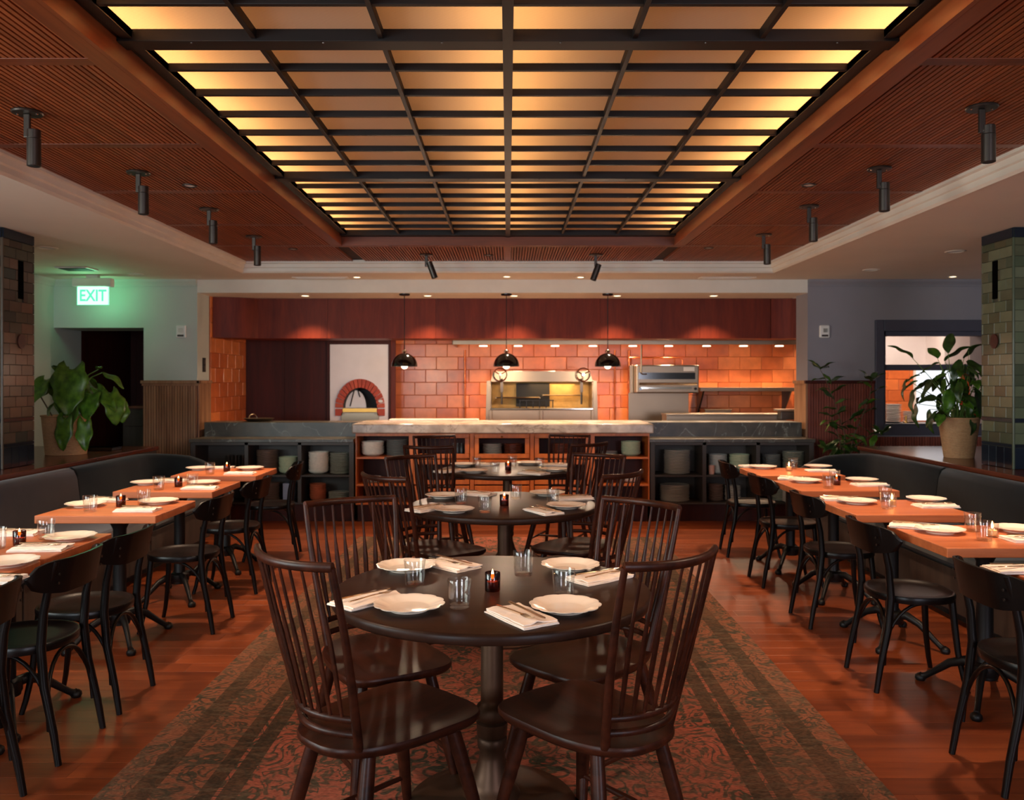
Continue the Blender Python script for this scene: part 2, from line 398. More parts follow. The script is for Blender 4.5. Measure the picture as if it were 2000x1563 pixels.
pw=.128; y=2.0
while y<9.0:
    x=-2.95-random.choice([0,.4,.8,1.1])
    while x<2.95:
        L=random.choice([1.6,2.0,2.4,2.8]); xx=min(x+L,3.3)
        if xx-x>.2: plank(max(x,-3.3),xx,y,pw)
        x+=L
    y+=pw
far=MB().box(-6,9.0,-.012,6,11.9,0).box(-6,-3.1,-.012,6,1.99,0).box(3.31,2,-.012,5.9,9,0).box(-5.9,2,-.012,-3.31,9,0)
o=far.build('floorboards','floor',floor)
# side and rear walls
HC=2.60; HR=2.71
wl=MB().box(-5.2,3.2,0,-5.0,9.9,HC+.5).box(-5.2,-3.2,0,-5.0,-.6,HC+.5).box(-5.2,-.6,0,-5.0,3.2,.75).box(-5.2,-.6,2.45,-5.0,3.2,HC+.5)
struct(wl,'wall_left','paint')
struct(MB().box(5.4,-3.2,0,5.6,9.6,HC+.5),'wall_right','paintr')
wr=MB().box(-5.2,-3.2,0,-4.0,-3.05,3.1).box(-1.8,-3.2,0,1.8,-3.05,3.1).box(4.0,-3.2,0,5.6,-3.05,3.1).box(-4,-3.2,0,-1.8,-3.05,.6).box(1.8,-3.2,0,4,-3.05,.6).box(-4,-3.2,2.6,-1.8,-3.05,3.1).box(1.8,-3.2,2.6,4,-3.05,3.1)
struct(wr,'wall_rear','paint')
# back wall, left: full column by the kitchen opening and header over the doorway
LX=-3.42; RX=3.30
wb=MB().box(-4.01,YB,0,LX,9.67,HC).box(-5.0,YB,2.07,-4.01,9.9,HC)
struct(wb,'wall_back','paint')
# right: column, below and over the window
WX0,WX1,WZ0,WZ1=4.13,5.25,1.0,2.03
wb=MB().box(RX,YB,0,WX0,9.67,HC).box(WX0,YB,0,WX1,9.6,WZ0).box(WX0,YB,WZ1,WX1,9.6,HC).box(WX1,YB,0,5.4,9.6,HC)
struct(wb,'wall_back','paintr')
struct(MB().box(LX,YB,2.455,RX,9.5,HC),'wall_header','trimw')
# dark passage behind the doorway
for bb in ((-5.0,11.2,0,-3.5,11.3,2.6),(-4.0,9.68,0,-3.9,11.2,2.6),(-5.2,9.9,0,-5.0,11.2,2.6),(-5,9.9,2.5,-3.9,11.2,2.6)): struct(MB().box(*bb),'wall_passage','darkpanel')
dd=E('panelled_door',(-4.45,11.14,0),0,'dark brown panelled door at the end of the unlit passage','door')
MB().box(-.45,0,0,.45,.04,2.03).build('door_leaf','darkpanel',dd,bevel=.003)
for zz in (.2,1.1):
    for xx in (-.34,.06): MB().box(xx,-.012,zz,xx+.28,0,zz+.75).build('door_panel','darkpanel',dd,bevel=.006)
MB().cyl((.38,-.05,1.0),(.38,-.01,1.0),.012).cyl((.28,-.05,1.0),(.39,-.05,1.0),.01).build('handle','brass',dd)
cb=E('wall_cabinet',(-4.42,9.96,0),0,'small brown wooden cabinet standing in the doorway behind the left planter','cabinet')
MB().box(-.12,0,0,.16,.3,1.16).build('body','basep',cb,bevel=.004)
MB().box(-.14,-.02,1.16,.18,.32,1.19).build('top','ledge',cb,bevel=.003)
MB().box(-.08,-.014,.95,.12,0,1.10).build('drawer','basep',cb,bevel=.004)
# lower ceiling around the timber recess
RI=2.75; RF=8.72
ce=MB().box(-5.2,-3.2,HC,-RI,9.3,HC+.12).box(RI,-3.2,HC,5.6,9.3,HC+.12).box(-RI,RF,HC,RI,9.3,HC+.12).box(-RI,-3.2,HC,RI,-2.6,HC+.12)
struct(ce,'ceiling','ceil')
struct(MB().box(LX-.02,9.5,2.455,RX+.02,11.9,2.5),'ceiling','ceil')
# recess cornice, three runs, stepped profile
prof=[(0,0),(.012,-.004),(.03,.012),(.03,.045),(.045,.052),(.05,.085),(.07,.092),(.07,.125),(0,.125)]
def cornice(name,p0,p1,nrm,z,pr,mat,s=1):
    p0=Vector(p0);p1=Vector(p1); n=Vector(nrm)
    r=[[tuple(p+n*d*s+Vector((0,0,z+h*s))) for d,h in pr] for p in (p0,p1)]
    m=MB().loft(r); return m.build(name,mat)
for i,(a,b,n) in enumerate((((-RI,-2.6,0),(-RI,RF,0),(1,0,0)),((RI,RF,0),(RI,-2.6,0),(-1,0,0)),((-RI,RF,0),(RI,RF,0),(0,-1,0)))):
    tag(cornice('trim_%d'%(i+1),a,b,n,HC,prof,'trimw'),kind='structure')
pr2=[(0,0),(.012,0),(.02,.02),(.045,.05),(.05,.075),(.0,.075)]
for i,(a,b,n) in enumerate((((-4.999,YB,0),(LX,YB,0),(0,-1,0)),((RX,YB,0),(5.4,YB,0),(0,-1,0)),((-5.0,3,0),(-5.0,YB,0),(1,0,0)),((LX,YB,0),(LX,9.67,0),(1,0,0)))):
    if i==3: continue
    tag(cornice('trim_%d'%(i+4),a,b,n,HC-.0755,pr2,'paintr' if i==1 else 'paint'),kind='structure')

# ------------------------------------------------ timber slat ceiling
SX=1.48; SY1=7.52; SY0=-1.2; FRW=.10
tc=MB().box(-RI,-2.6,HR+.022,-SX-.02,RF,HR+.05).box(SX+.02,-2.6,HR+.022,RI,RF,HR+.05).box(-SX-.02,SY1+.02,HR+.022,SX+.02,RF,HR+.05).box(-SX-.02,-2.6,HR+.022,SX+.02,SY0-.02,HR+.05)
tceil=struct(tc,'ceiling','slatback')
cross=[-.05,1.05,2.15,3.25,4.41,5.49,6.65,7.66]
for s in (-1,1):
    for i,yy in enumerate(cross):
        a,b=sorted((s*(SX+FRW),s*2.69)); MB().box(a,yy-.035,HR-.002,b,yy+.035,HR+.022).build('cross_board','beamx',tceil,bevel=.002)
# near panels slat by slat, the rest joined
pitch=.0262
def slat_me(L,cache={}):
    k=round(L,3)
    if k not in cache:
        m=MB().box(-.0085,-L/2,0,.0085,L/2,.022); me=bpy.data.meshes.new('slat'); me.from_pydata(m.v,[],m.f); me.update(); me.materials.append(M['slat']); cache[k]=me
    return cache[k]
rest=MB(); n=0
for s in (-1,1):
    for i in range(42):
        xx=s*(SX+FRW+.018+i*pitch)
        for j in range(len(cross)):
            y0=cross[j]+.037; y1=(cross[j+1]-.037) if j+1<len(cross) else RF-.04
            if j in (2,3) and n<290:
                piece('slat',slat_me(y1-y0),(xx,(y0+y1)/2,HR),0,tceil); n+=1
            else: rest.box(xx-.0085,y0,HR,xx+.0085,y1,HR+.022)
for i in range(112):
    xx=-SX+.03+i*pitch
    if abs(xx)<SX and abs(xx)>.03: rest.box(xx-.0085,SY1+.16,HR,xx+.0085,RF-.06,HR+.022)
tag(rest.build('slats','slat',tceil),kind='stuff')
MB().box(-.03,SY1+.12,HR-.002,.03,RF-.05,HR+.022).build('cross_board','beam',tceil,bevel=.002)
# frame round the skylight
sk=E('skylight',(0,3,HR),0,'long backlit skylight of amber ribbed glass panes in a black steel grid','skylight')
sk_off=Vector((0,-3,-HR))
def skb(m,name,mat,**k):
    m.v=[tuple(Vector(v)+sk_off) for v in m.v]; return m.build(name,mat,sk,**k)
GZ=2.80
for s in (-1,1):
    a,b=sorted((s*SX,s*(SX+.02))); skb(MB().box(a,SY0,HR-.02,b,SY1,3.2),'side_board','beam')
    a,b=sorted((s*(SX+.02),s*(SX+FRW))); skb(MB().box(a,SY0,HR-.018,b,SY1+.02,HR+.021),'frame_board','beam',bevel=.004)
skb(MB().box(-SX-FRW,SY1+.02,HR-.018,SX+FRW,SY1+.11,HR+.021),'frame_board','beamx',bevel=.004)
skb(MB().box(-SX,SY1,HR-.02,SX,SY1+.02,3.2),'side_board','beamx')
skb(MB().box(-SX,SY0-.02,HR-.02,SX,SY0,3.2),'side_board','beamx')
skb(MB().box(-SX-.02,SY0-.02,3.2,SX+.02,SY1+.02,3.22),'light_box','boxwhite')
rowsY=[]
yy=SY1-.05-.0
majors=[7.47,5.40,3.235,1.07,-1.1]
lines=[]
for a,b in zip(majors[:-1],majors[1:]):
    for k in range(7): lines.append((a+(b-a)*k/7,k==0))
lines.append((-1.1,True))
cw=(2*SX-.08)/6
xs=[-SX+.04+cw*i for i in range(7)]
for (a,_),(b,_) in zip(lines[:-1],lines[1:]):
    for i in range(6):
        x0,x1=xs[i]+.004,xs[i+1]-.004; w=x1-x0; d=a-b-.008
        k=('p',round(w,3),round(d,3))
        if k not in _tc:
            m=MB().box(-w/2,-d/2,0,w/2,d/2,.004); me=bpy.data.meshes.new('pane'); me.from_pydata(m.v,[],m.f); me.update(); me.materials.append(M['pane']); _tc[k]=me
        # each pane sits very slightly askew, like the old glass it copies
        piece('pane',_tc[k],((x0+x1)/2,(a+b)/2-3,GZ-HR+.012),0,sk)
for y_,mj in lines:
    h=.035 if mj else .018; w=.045 if mj else .011
    skb(MB().box(-SX+.001,y_-w,GZ-h,SX-.001,y_+w,GZ+.012),'crossbar' if not mj else 'main_bar','bar',bevel=.002)
for i,x in enumerate(xs):
    w=.020 if i==3 else .010
    if i in (0,6): w=.02
    skb(MB().box(x-w,SY0,GZ-(.026 if i!=3 else .04),x+w,SY1-.001,GZ+.011),'long_bar','bar',bevel=.002)
for s in (-1,1):
    a,b=sorted((s*SX-s*.001,s*(SX-.06))); skb(MB().box(a,SY0,GZ-.02,b,SY1-.001,GZ+.008),'edge_angle','bar')
bolts=MB()
for y_,mj in lines:
    if mj:
        for x in (-1.2,-.7,-.25,.2,.75,1.25): bolts.lathe([(0,-.004),(.004,-.003),(.005,0)],8,(x,y_-.03,GZ-.035))
skb(bolts,'bolts','gunmetal')
# strip lamps inside the light box: both edges and the middle
SKP=46
for x,pw_ in ((-SX+.07,.62),(-.07,.22),(.07,.22),(SX-.07,.74)):
    for yc in (6.0,3.2,.4):
        l=light('strip_light','AREA',(x,yc-3,3.03-HR),SKP*1.2*pw_/3,(1,.66,.38),(0,0,0),sk,shape='RECTANGLE',size=.06,size_y=2.75)
# ------------------------------------------------ black spotlights
def spot():
    t=E('ceiling_spotlight',(0,0,HR),0,'x','spotlight')
    MB().lathe([(.0,-.001),(.066,-.001),(.068,-.006),(.064,-.012),(.0,-.012)][::-1],24).build('mounting_plate','gunmetal',t,smooth=True)
    sc=MB()
    for a in (0,PI): sc.lathe([(0,-.016),(.005,-.014),(.006,-.012)],8,(.045*math.cos(a),.045*math.sin(a),0))
    sc.build('screws','chrome',t)
    MB().box(-.014,-.009,-.12,.014,.009,-.012).build('stem','gunmetal',t,bevel=.004)
    h=MB().cyl((0,0,-.125),(0,0,-.25),.03,.03,20).cyl((0,0,-.085),(0,0,-.125),.029,.029,20)
    h.v=[(x+.030,y,z) for x,y,z in h.v]
    hd=h.build('lamp_head','gunmetal',t,smooth=True,bevel=.002)
    MB().lathe([(0,-.2515),(.024,-.2515),(.024,-.2505)],16,(.030,0,0)).build('lens','blackmat',t)
    MB().tube([(.01,-.012,-.108),(.01,.012,-.108)],.008,8).build('pivot','chrome',t)
    return t
sp0=spot()
spx=[(-2.19,3.85,0),(-2.17,4.96,0),(-2.13,6.02,0),(-2.15,7.15,0),(2.12,3.78,0),(2.14,4.87,0),(2.11,5.92,0),(2.14,7.07,0),(-.79,8.18,.35),(.85,8.18,-.35)]
spl=['nearest black spotlight on the left timber ceiling','second black spotlight from the front on the left timber ceiling','third black spotlight from the front on the left timber ceiling','farthest black spotlight on the left timber ceiling, near the corner',
'nearest black spotlight on the right timber ceiling','second black spotlight from the front on the right timber ceiling','third black spotlight from the front on the right timber ceiling','farthest black spotlight on the right timber ceiling, near the corner',
'tilted black spotlight over the island, left one of the far pair','tilted black spotlight over the island, right one of the far pair']
spots=[]
for i,((x,y,tl),lb) in enumerate(zip(spx,spl)):
    o=sp0 if i==0 else dup(sp0,(0,0,0),0,lb)
    o['label']=lb; o['group']='spotlights under the slatted ceiling'; o.location=(x,y,HR); 
    if tl:
        for c in o.children:
            if c.name.startswith(('lamp_head','lens')): c.location=(tl*.03 if 0 else 0,0,0); c.rotation_euler=(0,-tl,0); c.location=Vector((0,0,-.09))-Matrix.Rotation(-tl,3,'Y')@Vector((0,0,-.09))
    o.rotation_euler=(0,0,0)
    e=52 if i<8 else 70
    l=light('spot_beam','SPOT',(.030 if not tl else .03+.16*math.sin(-tl)*-1*-1,0,-.262),e,(1,.70,.47),(0,-tl*.6,0),o,spot_size=math.radians(78),spot_blend=.9,shadow_soft_size=.045)
    spots.append(o)

# four added lamps out of view, aimed inwards to brighten the round tables
for x,y,lb in ((-2.15,2.72,'added black spotlight on the left timber ceiling just out of frame'),(2.15,2.68,'added black spotlight on the right timber ceiling just out of frame'),(-2.15,1.6,'added black spotlight on the left timber ceiling level with the camera'),(2.15,1.6,'added black spotlight on the right timber ceiling level with the camera')):
    o=dup(sp0,(x,y,HR),0,lb)
    for c in list(o.children):
        if c.type=='LIGHT': bpy.data.objects.remove(c,do_unlink=True)
    tg_=Vector((-.05,2.9 if y>2 else 4.6,.76)); d=(tg_-Vector((x,y,HR-.27))).normalized()
    q=(-d).to_track_quat('Z','Y'); l=light('spot_beam','SPOT',(.03,0,-.262),85,(1,.74,.54),(0,0,0),o,spot_size=math.radians(62),spot_blend=.9,shadow_soft_size=.045)
    l.rotation_euler=q.to_euler()
# recessed trims in ceilings
def disc(name,loc,r,label,cat,glow=None,grp=None,col='trimw'):
    t=E(name,loc,0,label,cat,grp)
    MB().lathe([(r*.72,-.001),(r,-.001),(r,-.004),(r*.9,-.008),(r*.72,-.006),(r*.72,-.001)],24,close=False).build('ring',col,t,smooth=True)
    MB().lathe([(0,-.002),(r*.72,-.002),(r*.72,-.0025),(0,-.0025)][::-1],20).build('lens',glow or 'white',t)
    return t
def PC(px,py,z): return P(px,py,z)
for px,py,lb in ((92,484,'white ceiling speaker ring beside the left pillar top'),(264,535,'white round ceiling fitting right of the exit sign'),
                 (1702,527,'large white round ceiling fitting before the right wall'),(1866,491,'white round ceiling fitting beside the right pillar top')):
    x,y=P(px,py,HC); disc('ceiling_disc',(x,y,HC),.085,lb,'ceiling fitting')
for px,py,lb,g in ((1861,540,'glowing warm downlight above the kitchen window','lampglow'),(697,541,'small warm downlight in the strip before the kitchen, left one','lampglow'),(1134,541,'small white downlight in the strip before the kitchen','lampglow'),(990,540,'tiny warm downlight in the strip before the kitchen, middle one','lampglow')):
    x,y=P(px,py,HC); disc('recessed_downlight',(x,y,HC),.05,lb,'downlight',g)
for px,py,lb in ((370,362,'small round sensor flush in the left slatted ceiling'),(1579,361,'small round sensor flush in the right slatted ceiling'),(572,486,'tiny sprinkler cap in the far left of the timber ceiling'),(955,498,'small pale vent plate in the far timber ceiling'),(1384,484,'tiny sprinkler cap in the far right of the timber ceiling')):
    x,y=P(px,py,HR); disc('ceiling_sensor',(x,y,HR),.045,lb,'sensor',grp='ceiling sensors',col='gunmetal')
vt=E('ceiling_vent',(*P(150,524,HC),HC),0,'white square air vent in the low ceiling left of the exit sign','vent')
MB().box(-.16,-.12,-.012,.16,.12,-.001).build('frame','white',vt,bevel=.004)
sl=MB()
for k in range(7): sl.box(-.13,-.095+k*.029,-.018,.13,-.085+k*.029,-.012)
sl.build('louvre','gshelf',vt)
for px,lb in ((640,'long white air grille in the ceiling strip left of the pendants'),(1405,'long white air grille in the ceiling strip right of the pendants')):
    x,y=P(px,549,HC); vt=E('ceiling_vent',(x,9.1,HC),0,lb,'vent')
    MB().box(-.3,-.07,-.010,.3,.07,-.001).build('frame','trimw',vt,bevel=.003)
    MB().box(-.26,-.045,-.013,.26,-.02,-.010).box(-.26,.02,-.013,.26,.045,-.010).build('louvre','white',vt)
# exit sign
ex=E('exit_sign',(X_(182,8.9),8.9,HC),0,'glowing green exit sign hanging under the low ceiling by the doorway','sign')
MB().box(-.06,-.03,-.035,.06,.03,-.001).build('bracket','white',ex,bevel=.004)
MB().box(-.205,-.045,-.125,.205,.045,-.035).build('housing','white',ex,bevel=.008)
MB().box(-.165,-.006,-.315,.165,.006,-.125).build('panel','exitwhite',ex)
cu=bpy.data.curves.new('exit_text','FONT'); cu.body='EXIT'; cu.size=.17; cu.align_x='CENTER'; cu.align_y='CENTER'; cu.extrude=.001; cu.offset=.003
tmp=bpy.data.objects.new('tmp',cu); COL.objects.link(tmp); bpy.context.view_layer.update()
tme=bpy.data.meshes.new_from_object(tmp); bpy.data.objects.remove(tmp); to=bpy.data.objects.new('lettering',tme); COL.objects.link(to); tme.materials.clear(); tme.materials.append(M['exitgreen']); to.parent=ex; to.location=(0,-.0085,-.222); to.rotation_euler=(PI/2,0,0); to.scale=(.82,1,1)
MB().box(-.168,-.0075,-.318,.168,-.0062,-.313).box(-.168,-.0075,-.318,-.163,-.0062,-.125).box(.163,-.0075,-.318,.168,-.0062,-.125).build('edge_glow','exitgreen',ex)
light('exit_glow','AREA',(0,-.03,-.22),1.0,(.2,1,.45),(PI/2,0,PI),ex,shape='RECTANGLE',size=.3,size_y=.18)
light('exit_glow','AREA',(0,.03,-.22),.8,(.2,1,.45),(PI/2,0,0),ex,shape='RECTANGLE',size=.3,size_y=.18)
# strobe alarms, switches
for px,lb in ((355,'white fire alarm strobe on the left wall above the wainscot'),(1609,'white fire alarm strobe on the right wall beside the kitchen opening')):
    a=E('fire_alarm',(X_(px,YB),YB,Z_(648,YB)),0,lb,'alarm')
    MB().box(-.055,-.035,-.07,.055,-.0,.07).build('housing','white',a,bevel=.012)
    MB().box(-.02,-.05,-.012,.03,-.035,.035).build('strobe_lens','glass',a,bevel=.004)
    MB().box(-.035,-.037,-.055,.035,-.035,-.035).build('speaker_slot','gunmetal',a)
sw=E('wall_switch_plate',(LX,9.5,Z_(713,9.5)),PI/2,'black double switch plate on the side of the left wall column','switch')
MB().box(-.045,-.008,-.08,.045,0,.08).build('plate','blackmat',sw,bevel=.003)
for z in (-.035,.035): MB().box(-.02,-.013,z-.025,.02,-.008,z+.025).build('rocker','gshelf',sw,bevel=.002)

# ------------------------------------------------ wainscot
def wainscot(nm,x0,x1,y,z0=0,z1=1.455,lab=None,face='y',wm='wains'):
    c=MB(); u=x0; p=.029
    while u<x1-.005:
        b=min(u+p,x1)
        if face=='y': c.box(u+.003,y-.016,z0,b-.003,y-.006,z1)
        else: c.box(y-.0 if face=='-x' else y+.006,u+.0035,z0,y+.022,b-.0035,z1)
        u+=p
    if face=='y': bk=MB().box(x0,y-.006,z0,x1,y-.0005,z1)
    else: bk=MB().box(y+.0005,x0,z0,y+.006,x1,z1)
    o=bk.build(nm,'darkpanel'); tag(o,kind='structure')
    tag(c.build('beadboard_slats',wm,o),kind='stuff'); return o
w=wainscot('trim_7',-4.01,LX,YB)
MB().box(-4.03,YB-.04,1.455,LX+.04,YB-.001,1.49).box(-4.02,YB-.03,1.43,LX+.03,YB-.023,1.455).build('rail','wains',w,bevel=.006)
w=wainscot('trim_8',RX,WX0-.1,YB,wm='wainsred')
MB().box(RX-.04,YB-.04,1.455,WX0-.1,YB-.001,1.49).build('rail','darkpanel',w,bevel=.006)
w=wainscot('trim_9',WX0-.1,5.4,YB,0,.87,wm='wainsred')
w=wainscot('trim_10',YB+.001,9.67,LX,face='x')
MB().box(LX+.001,YB-.04,1.455,LX+.04,9.67,1.49).build('rail','wains',w,bevel=.006)
o=MB().box(RX-.022,YB,0,RX-.001,9.67,1.455).box(RX-.04,YB-.0,1.455,RX-.001,9.67,1.49).build('trim_11','wains'); tag(o,kind='structure')
# ------------------------------------------------ kitchen window on the right
w1=E('window_1',(0,0,0),0,None,None); w1['kind']='structure'
fz0,fz1=.888,2.155; fx0=4.035; fx1=5.39
f=MB().box(fx0,YB-.035,fz0,WX0,YB-.001,fz1).box(WX0,YB-.035,WZ1,fx1,YB-.001,fz1).box(WX0,YB-.035,fz0,fx1,YB-.001,WZ0)
f.build('window_frame','winblue',w1,bevel=.006)
MB().box(WX0,YB+.02,1.60,WX1,YB+.07,1.665).build('meeting_rail','winblue',w1,bevel=.004)
MB().box(WX0,YB,WZ0,WX0+.03,YB+.12,WZ1).box(WX0,YB,WZ1-.05,WX1,YB+.12,WZ1).build('sash','winblue',w1,bevel=.004)
MB().box(WX0,YB-.06,WZ0-.0,WX1,9.62,WZ0+.018).build('window_sill','winblue',w1,bevel=.004)
MB().box(WX0+.03,YB+.04,1.665,WX1,YB+.044,WZ1-.05).build('pane','doorglass',w1)
# kitchen annex seen through it
struct(MB().box(4.59,11.52,0,6.9,11.6,2.6).box(6.9,9.7,0,7.0,11.6,2.6).box(5.6,9.6,0,6.9,9.7,2.6),'wall_annex','grout')
struct(MB().box(RX+.03,9.68,2.45,6.9,11.6,2.55),'ceiling','ceil')
ann=bpy.data.objects[[o.name for o in COL.objects if o.name.startswith('wall_annex')][0]]
tile_wall(ann,4.6,6.4,.9,1.70,0,.29,.152,'tilered',0,(0,11.52))
hb=E('annex_extractor',(6.1,11.2,1.70),0,'broad pale extractor hood glimpsed through the upper window pane','hood')
MB().box(-.42,-.2,0,.44,.3,.78).build('hood_body','plaster',hb,bevel=.01)
MB().box(-.05,-.206,.02,-.04,-.2,.76).box(.18,-.206,.02,.19,-.2,.76).build('seam','white',hb)
hb=E('annex_wall_panel',(5.15,11.5,1.70),0,'pink white plaster panel above the annex tiles','wall panel')
MB().box(-.6,-.02,0,.53,.0,.78).build('panel_board','plaster',hb,bevel=.004)
fw=E('annex_window',(5.84,11.49,.95),0,'bright frosted window low in the tiled annex wall','window')
MB().box(-.3,-.012,0,.3,0,.72).build('frosted_pane','coolglow',fw)
MB().box(-.33,-.03,-.02,-.3,0,.70).box(-.33,-.03,.72,.33,0,.75).build('frame','white',fw)
light('annex_light','AREA',(4.9,10.6,2.43),34,(1,.78,.62),(0,0,0),shape='RECTANGLE',size=1.0,size_y=.6)

# ================================================================== KITCHEN
KY=11.40
kw=struct(MB().box(LX-.1,KY,0,4.58,KY+.1,2.5),'wall_kitchen','grout')
XT0=X_(768,KY)
tile_wall(kw,XT0,4.56,.95,2.42,0,.292,.172,'tilered',0,(0,KY))
kl=struct(MB().box(LX-.2,9.68,0,LX,KY,2.5),'wall_kitchen_left','grout')
# tiles on the left side wall, facing +x
z=.95; row=0
while z<2.42:
    u=9.69-(.145 if row%2 else 0)
    while u<KY-.4:
        a=max(u,9.69); b=min(u+.292,10.99)
        if b-a>.03: piece('tile',tile_mesh(b-a-.004,.013,.168,'tilered'),(LX,(a+b)/2,z+.086),PI/2,kl)
        u+=.292
    z+=.172; row+=1
# oxblood panel and oven facade, plane at Y=11
PY_=11.0
xa,xb,xc,xd=LX+.001,X_(641,PY_),X_(760,PY_),X_(770,PY_)
dp=MB().box(xa,PY_,0,X_(556,PY_)-.003,PY_+.05,2.44); o=struct(dp,'wall_panel','darkpanel')
struct(MB().box(X_(556,PY_),PY_,0,xb-.002,PY_+.05,2.44),'wall_panel','darkpanel')
ov=E('pizza_oven',((xb+xc)/2,PY_,0),0,'white plastered wood-fired oven with a red brick arch','oven')
ox=(xb+xc)/2
x0,x1=X_(645,PY_)-ox,X_(759,PY_)-ox
cxo=X_(704,PY_)-ox; zc=Z_(797,PY_); ri=X_(740,PY_)-X_(704,PY_); ro=X_(752,PY_)-X_(704,PY_)
ri*=.93
ztop=Z_(673,PY_)
# facade with an arched hole
def archpts(r,n=24,sy=1.0): return [(cxo+r*math.cos(PI-PI*i/n),zc+sy*r*math.sin(PI-PI*i/n)) for i in range(n+1)]
SYA=(797-745)/48.*.97
ip=archpts(ri+.01,24,(797-752)/36.)
m=MB(); n=len(ip)
outer=[]
for (x,z) in ip:
    dx,dz=x-cxo,z-zc
    t=min(((x1-cxo)/dx if dx>1e-6 else 1e9),((x0-cxo)/dx if dx<-1e-6 else 1e9),((ztop-zc)/dz if dz>1e-6 else 1e9)); outer.append((cxo+dx*t,zc+dz*t))
for i in range(n-1):
    a,b,c,d=ip[i],ip[i+1],outer[i+1],outer[i]
    pts=[(a[0],a[1]),(b[0],b[1]),(c[0],c[1])]
    # corner insertion
    cr=[]
    if abs(d[0]-c[0])>1e-6 and abs(d[1]-c[1])>1e-6: cr=[(x0 if d[0]<cxo else x1,ztop)]
    poly=[a,b,c]+cr+[d]
    m.add([(x,0,z) for x,z in poly],[tuple(range(len(poly)))[::-1]])
m.add([(x0,0,.9),(x1,0,.9),(x1,0,zc),(x0,0,zc)],[(0,1,2,3)])
m.build('facade','plaster',ov,solid=.03)
MB().box(x0-.04,-.03,.9,x0,.03,ztop).box(x1,-.03,.9,x1+.03,.03,ztop).box(x0-.04,-.03,ztop,x1+.03,.03,2.44).build('surround','darkpanel',ov,bevel=.003)
MB().box(x1+.03,-.01,.9,x1+.09,.03,2.44).build('reveal','soffit',ov)
# bricks
NB=17
for k in range(NB):
    a0=PI*k/NB+.012; a1=PI*(k+1)/NB-.012
    sy=1.18
    def pt(a,r): return (cxo+r*math.cos(a),zc+r*math.sin(a)*1.18)
    q=[pt(a0,ri),pt(a0,ro*1.0),pt((a0+a1)/2,ro*1.0),pt(a1,ro*1.0),pt(a1,ri),pt((a0+a1)/2,ri)]
    fr=[(x,-.05-.003*(k%2),z) for x,z in q]; bk=[(x,.12,z) for x,z in q]
    MB().loft([fr,bk]).build('brick','brick',ov,bevel=.003)
for s in (-1,1):
    a,b=sorted((cxo+s*ri,cxo+s*ro)); MB().box(a,-.05,zc-.10,b,.12,zc-.01).build('brick','brick',ov,bevel=.003)
# barrel interior, hearth, door plate leaning
hp=archpts(ri,24,1.18)
m=MB(); m.loft([[(x,.0,z) for x,z in hp],[(cxo+(x-cxo)*.9,.30,zc+(z-zc)*.9) for x,z in hp]],caps=False)
m.build('oven_vault','blackmat',ov)
MB().box(cxo-ri,.30,zc-.05,cxo+ri,.31,zc+ri*1.2).build('oven_back','blackmat',ov)
MB().box(cxo-ri,-.06,zc-.055,cxo+ri,.3,zc-.002).build('hearth_slab','brass',ov,bevel=.003)
MB().box(cxo-ri-.02,-.05,.9,cxo+ri+.02,-.035,zc-.06).build('lower_panel','steel',ov,bevel=.003)
for s in (-1,1):
    for z in (zc-.08,zc-.17): MB().lathe([(0,0),(.016,.004),(.018,.01)],10,(0,0,0)).build('knob','chrome',ov).location=(cxo+s*(ri-.02),-.056,z)
# inner door: arched pale plate
r2=ri*.62; c2=cxo-ri*.36
dpz=[(c2+r2*math.cos(PI-PI*i/14),zc+r2*1.75*math.sin(PI-PI*i/14)*.95) for i in range(15)]
MB().loft([[(x,.10,z) for x,z in dpz],[(x,.12,z) for x,z in dpz]]).build('oven_door','plaster',ov)
MB().tube([(c2-.07,.085,zc+.02),(c2-.005,.08,zc+.27),(c2+.02,.08,zc+.27),(c2+.06,.085,zc+.14)],.007,6).build('door_handle','blackmat',ov)
mbdg=MB().lathe([(0,0),(.022,.0),(.022,.004),(0,.004)],12); b_=mbdg.build('badge','white',ov); b_.rotation_euler=(PI/2,0,0); b_.location=(cxo+(ri+ro)/2,-.056,zc+.09); b_.scale=(1.4,.9,1)
# soffit with curved left end
zS0,zS1=1.985,2.454
YS=9.93
pl=[(LX+.018,9.74)]
for k in range(9):
    a=(k+1)/9.; pl.append((LX+.018+(X_(503,9.9)-LX-.018)*a, 9.74+(YS-9.74)*(a**2)))
def soffitpiece(pts,name,thick=.5):
    n=len(pts); v=[];
    fr=[(x,y,zS0) for x,y in pts]+[(x,y,zS1) for x,y in pts]+[(x,y+thick,zS0) for x,y in pts]+[(x,y+thick,zS1) for x,y in pts]
    f=[]
    for i in range(n-1):
        f+=[(i,i+1,n+i+1,n+i),(2*n+i+1,2*n+i,3*n+i,3*n+i+1),(i+1,i,2*n+i,2*n+i+1),(n+i,n+i+1,3*n+i+1,3*n+i)]
    f+=[(0,n,3*n,2*n),(n-1,3*n-1,4*n-1,2*n-1)]
    return MB().add(fr,f)
so=E('kitchen_soffit',(0,0,0),0,'long reddish brown panelled soffit over the open kitchen','soffit')
soffitpiece(pl,'').build('panel','soffit',so,smooth=True)
seams=[504,640,851,1002,1172,1367,1505]
for a,b in zip(seams[:-1],seams[1:]):
    MB().box(X_(a,YS)+.0012,YS,zS0,X_(b,YS)-.0012,YS+.5,zS1).build('panel','soffit',so)
pr_=[(RX+.28-(RX+.28-X_(1506,YS))*(1-k/8.),YS-.16*((k/8.)**2)) for k in range(9)]
soffitpiece(pr_,'').build('panel','soffit',so,smooth=True)
MB().box(X_(882,10.6),10.45,2.032,3.9,11.38,2.44).build('duct_cover','darkpanel',so)
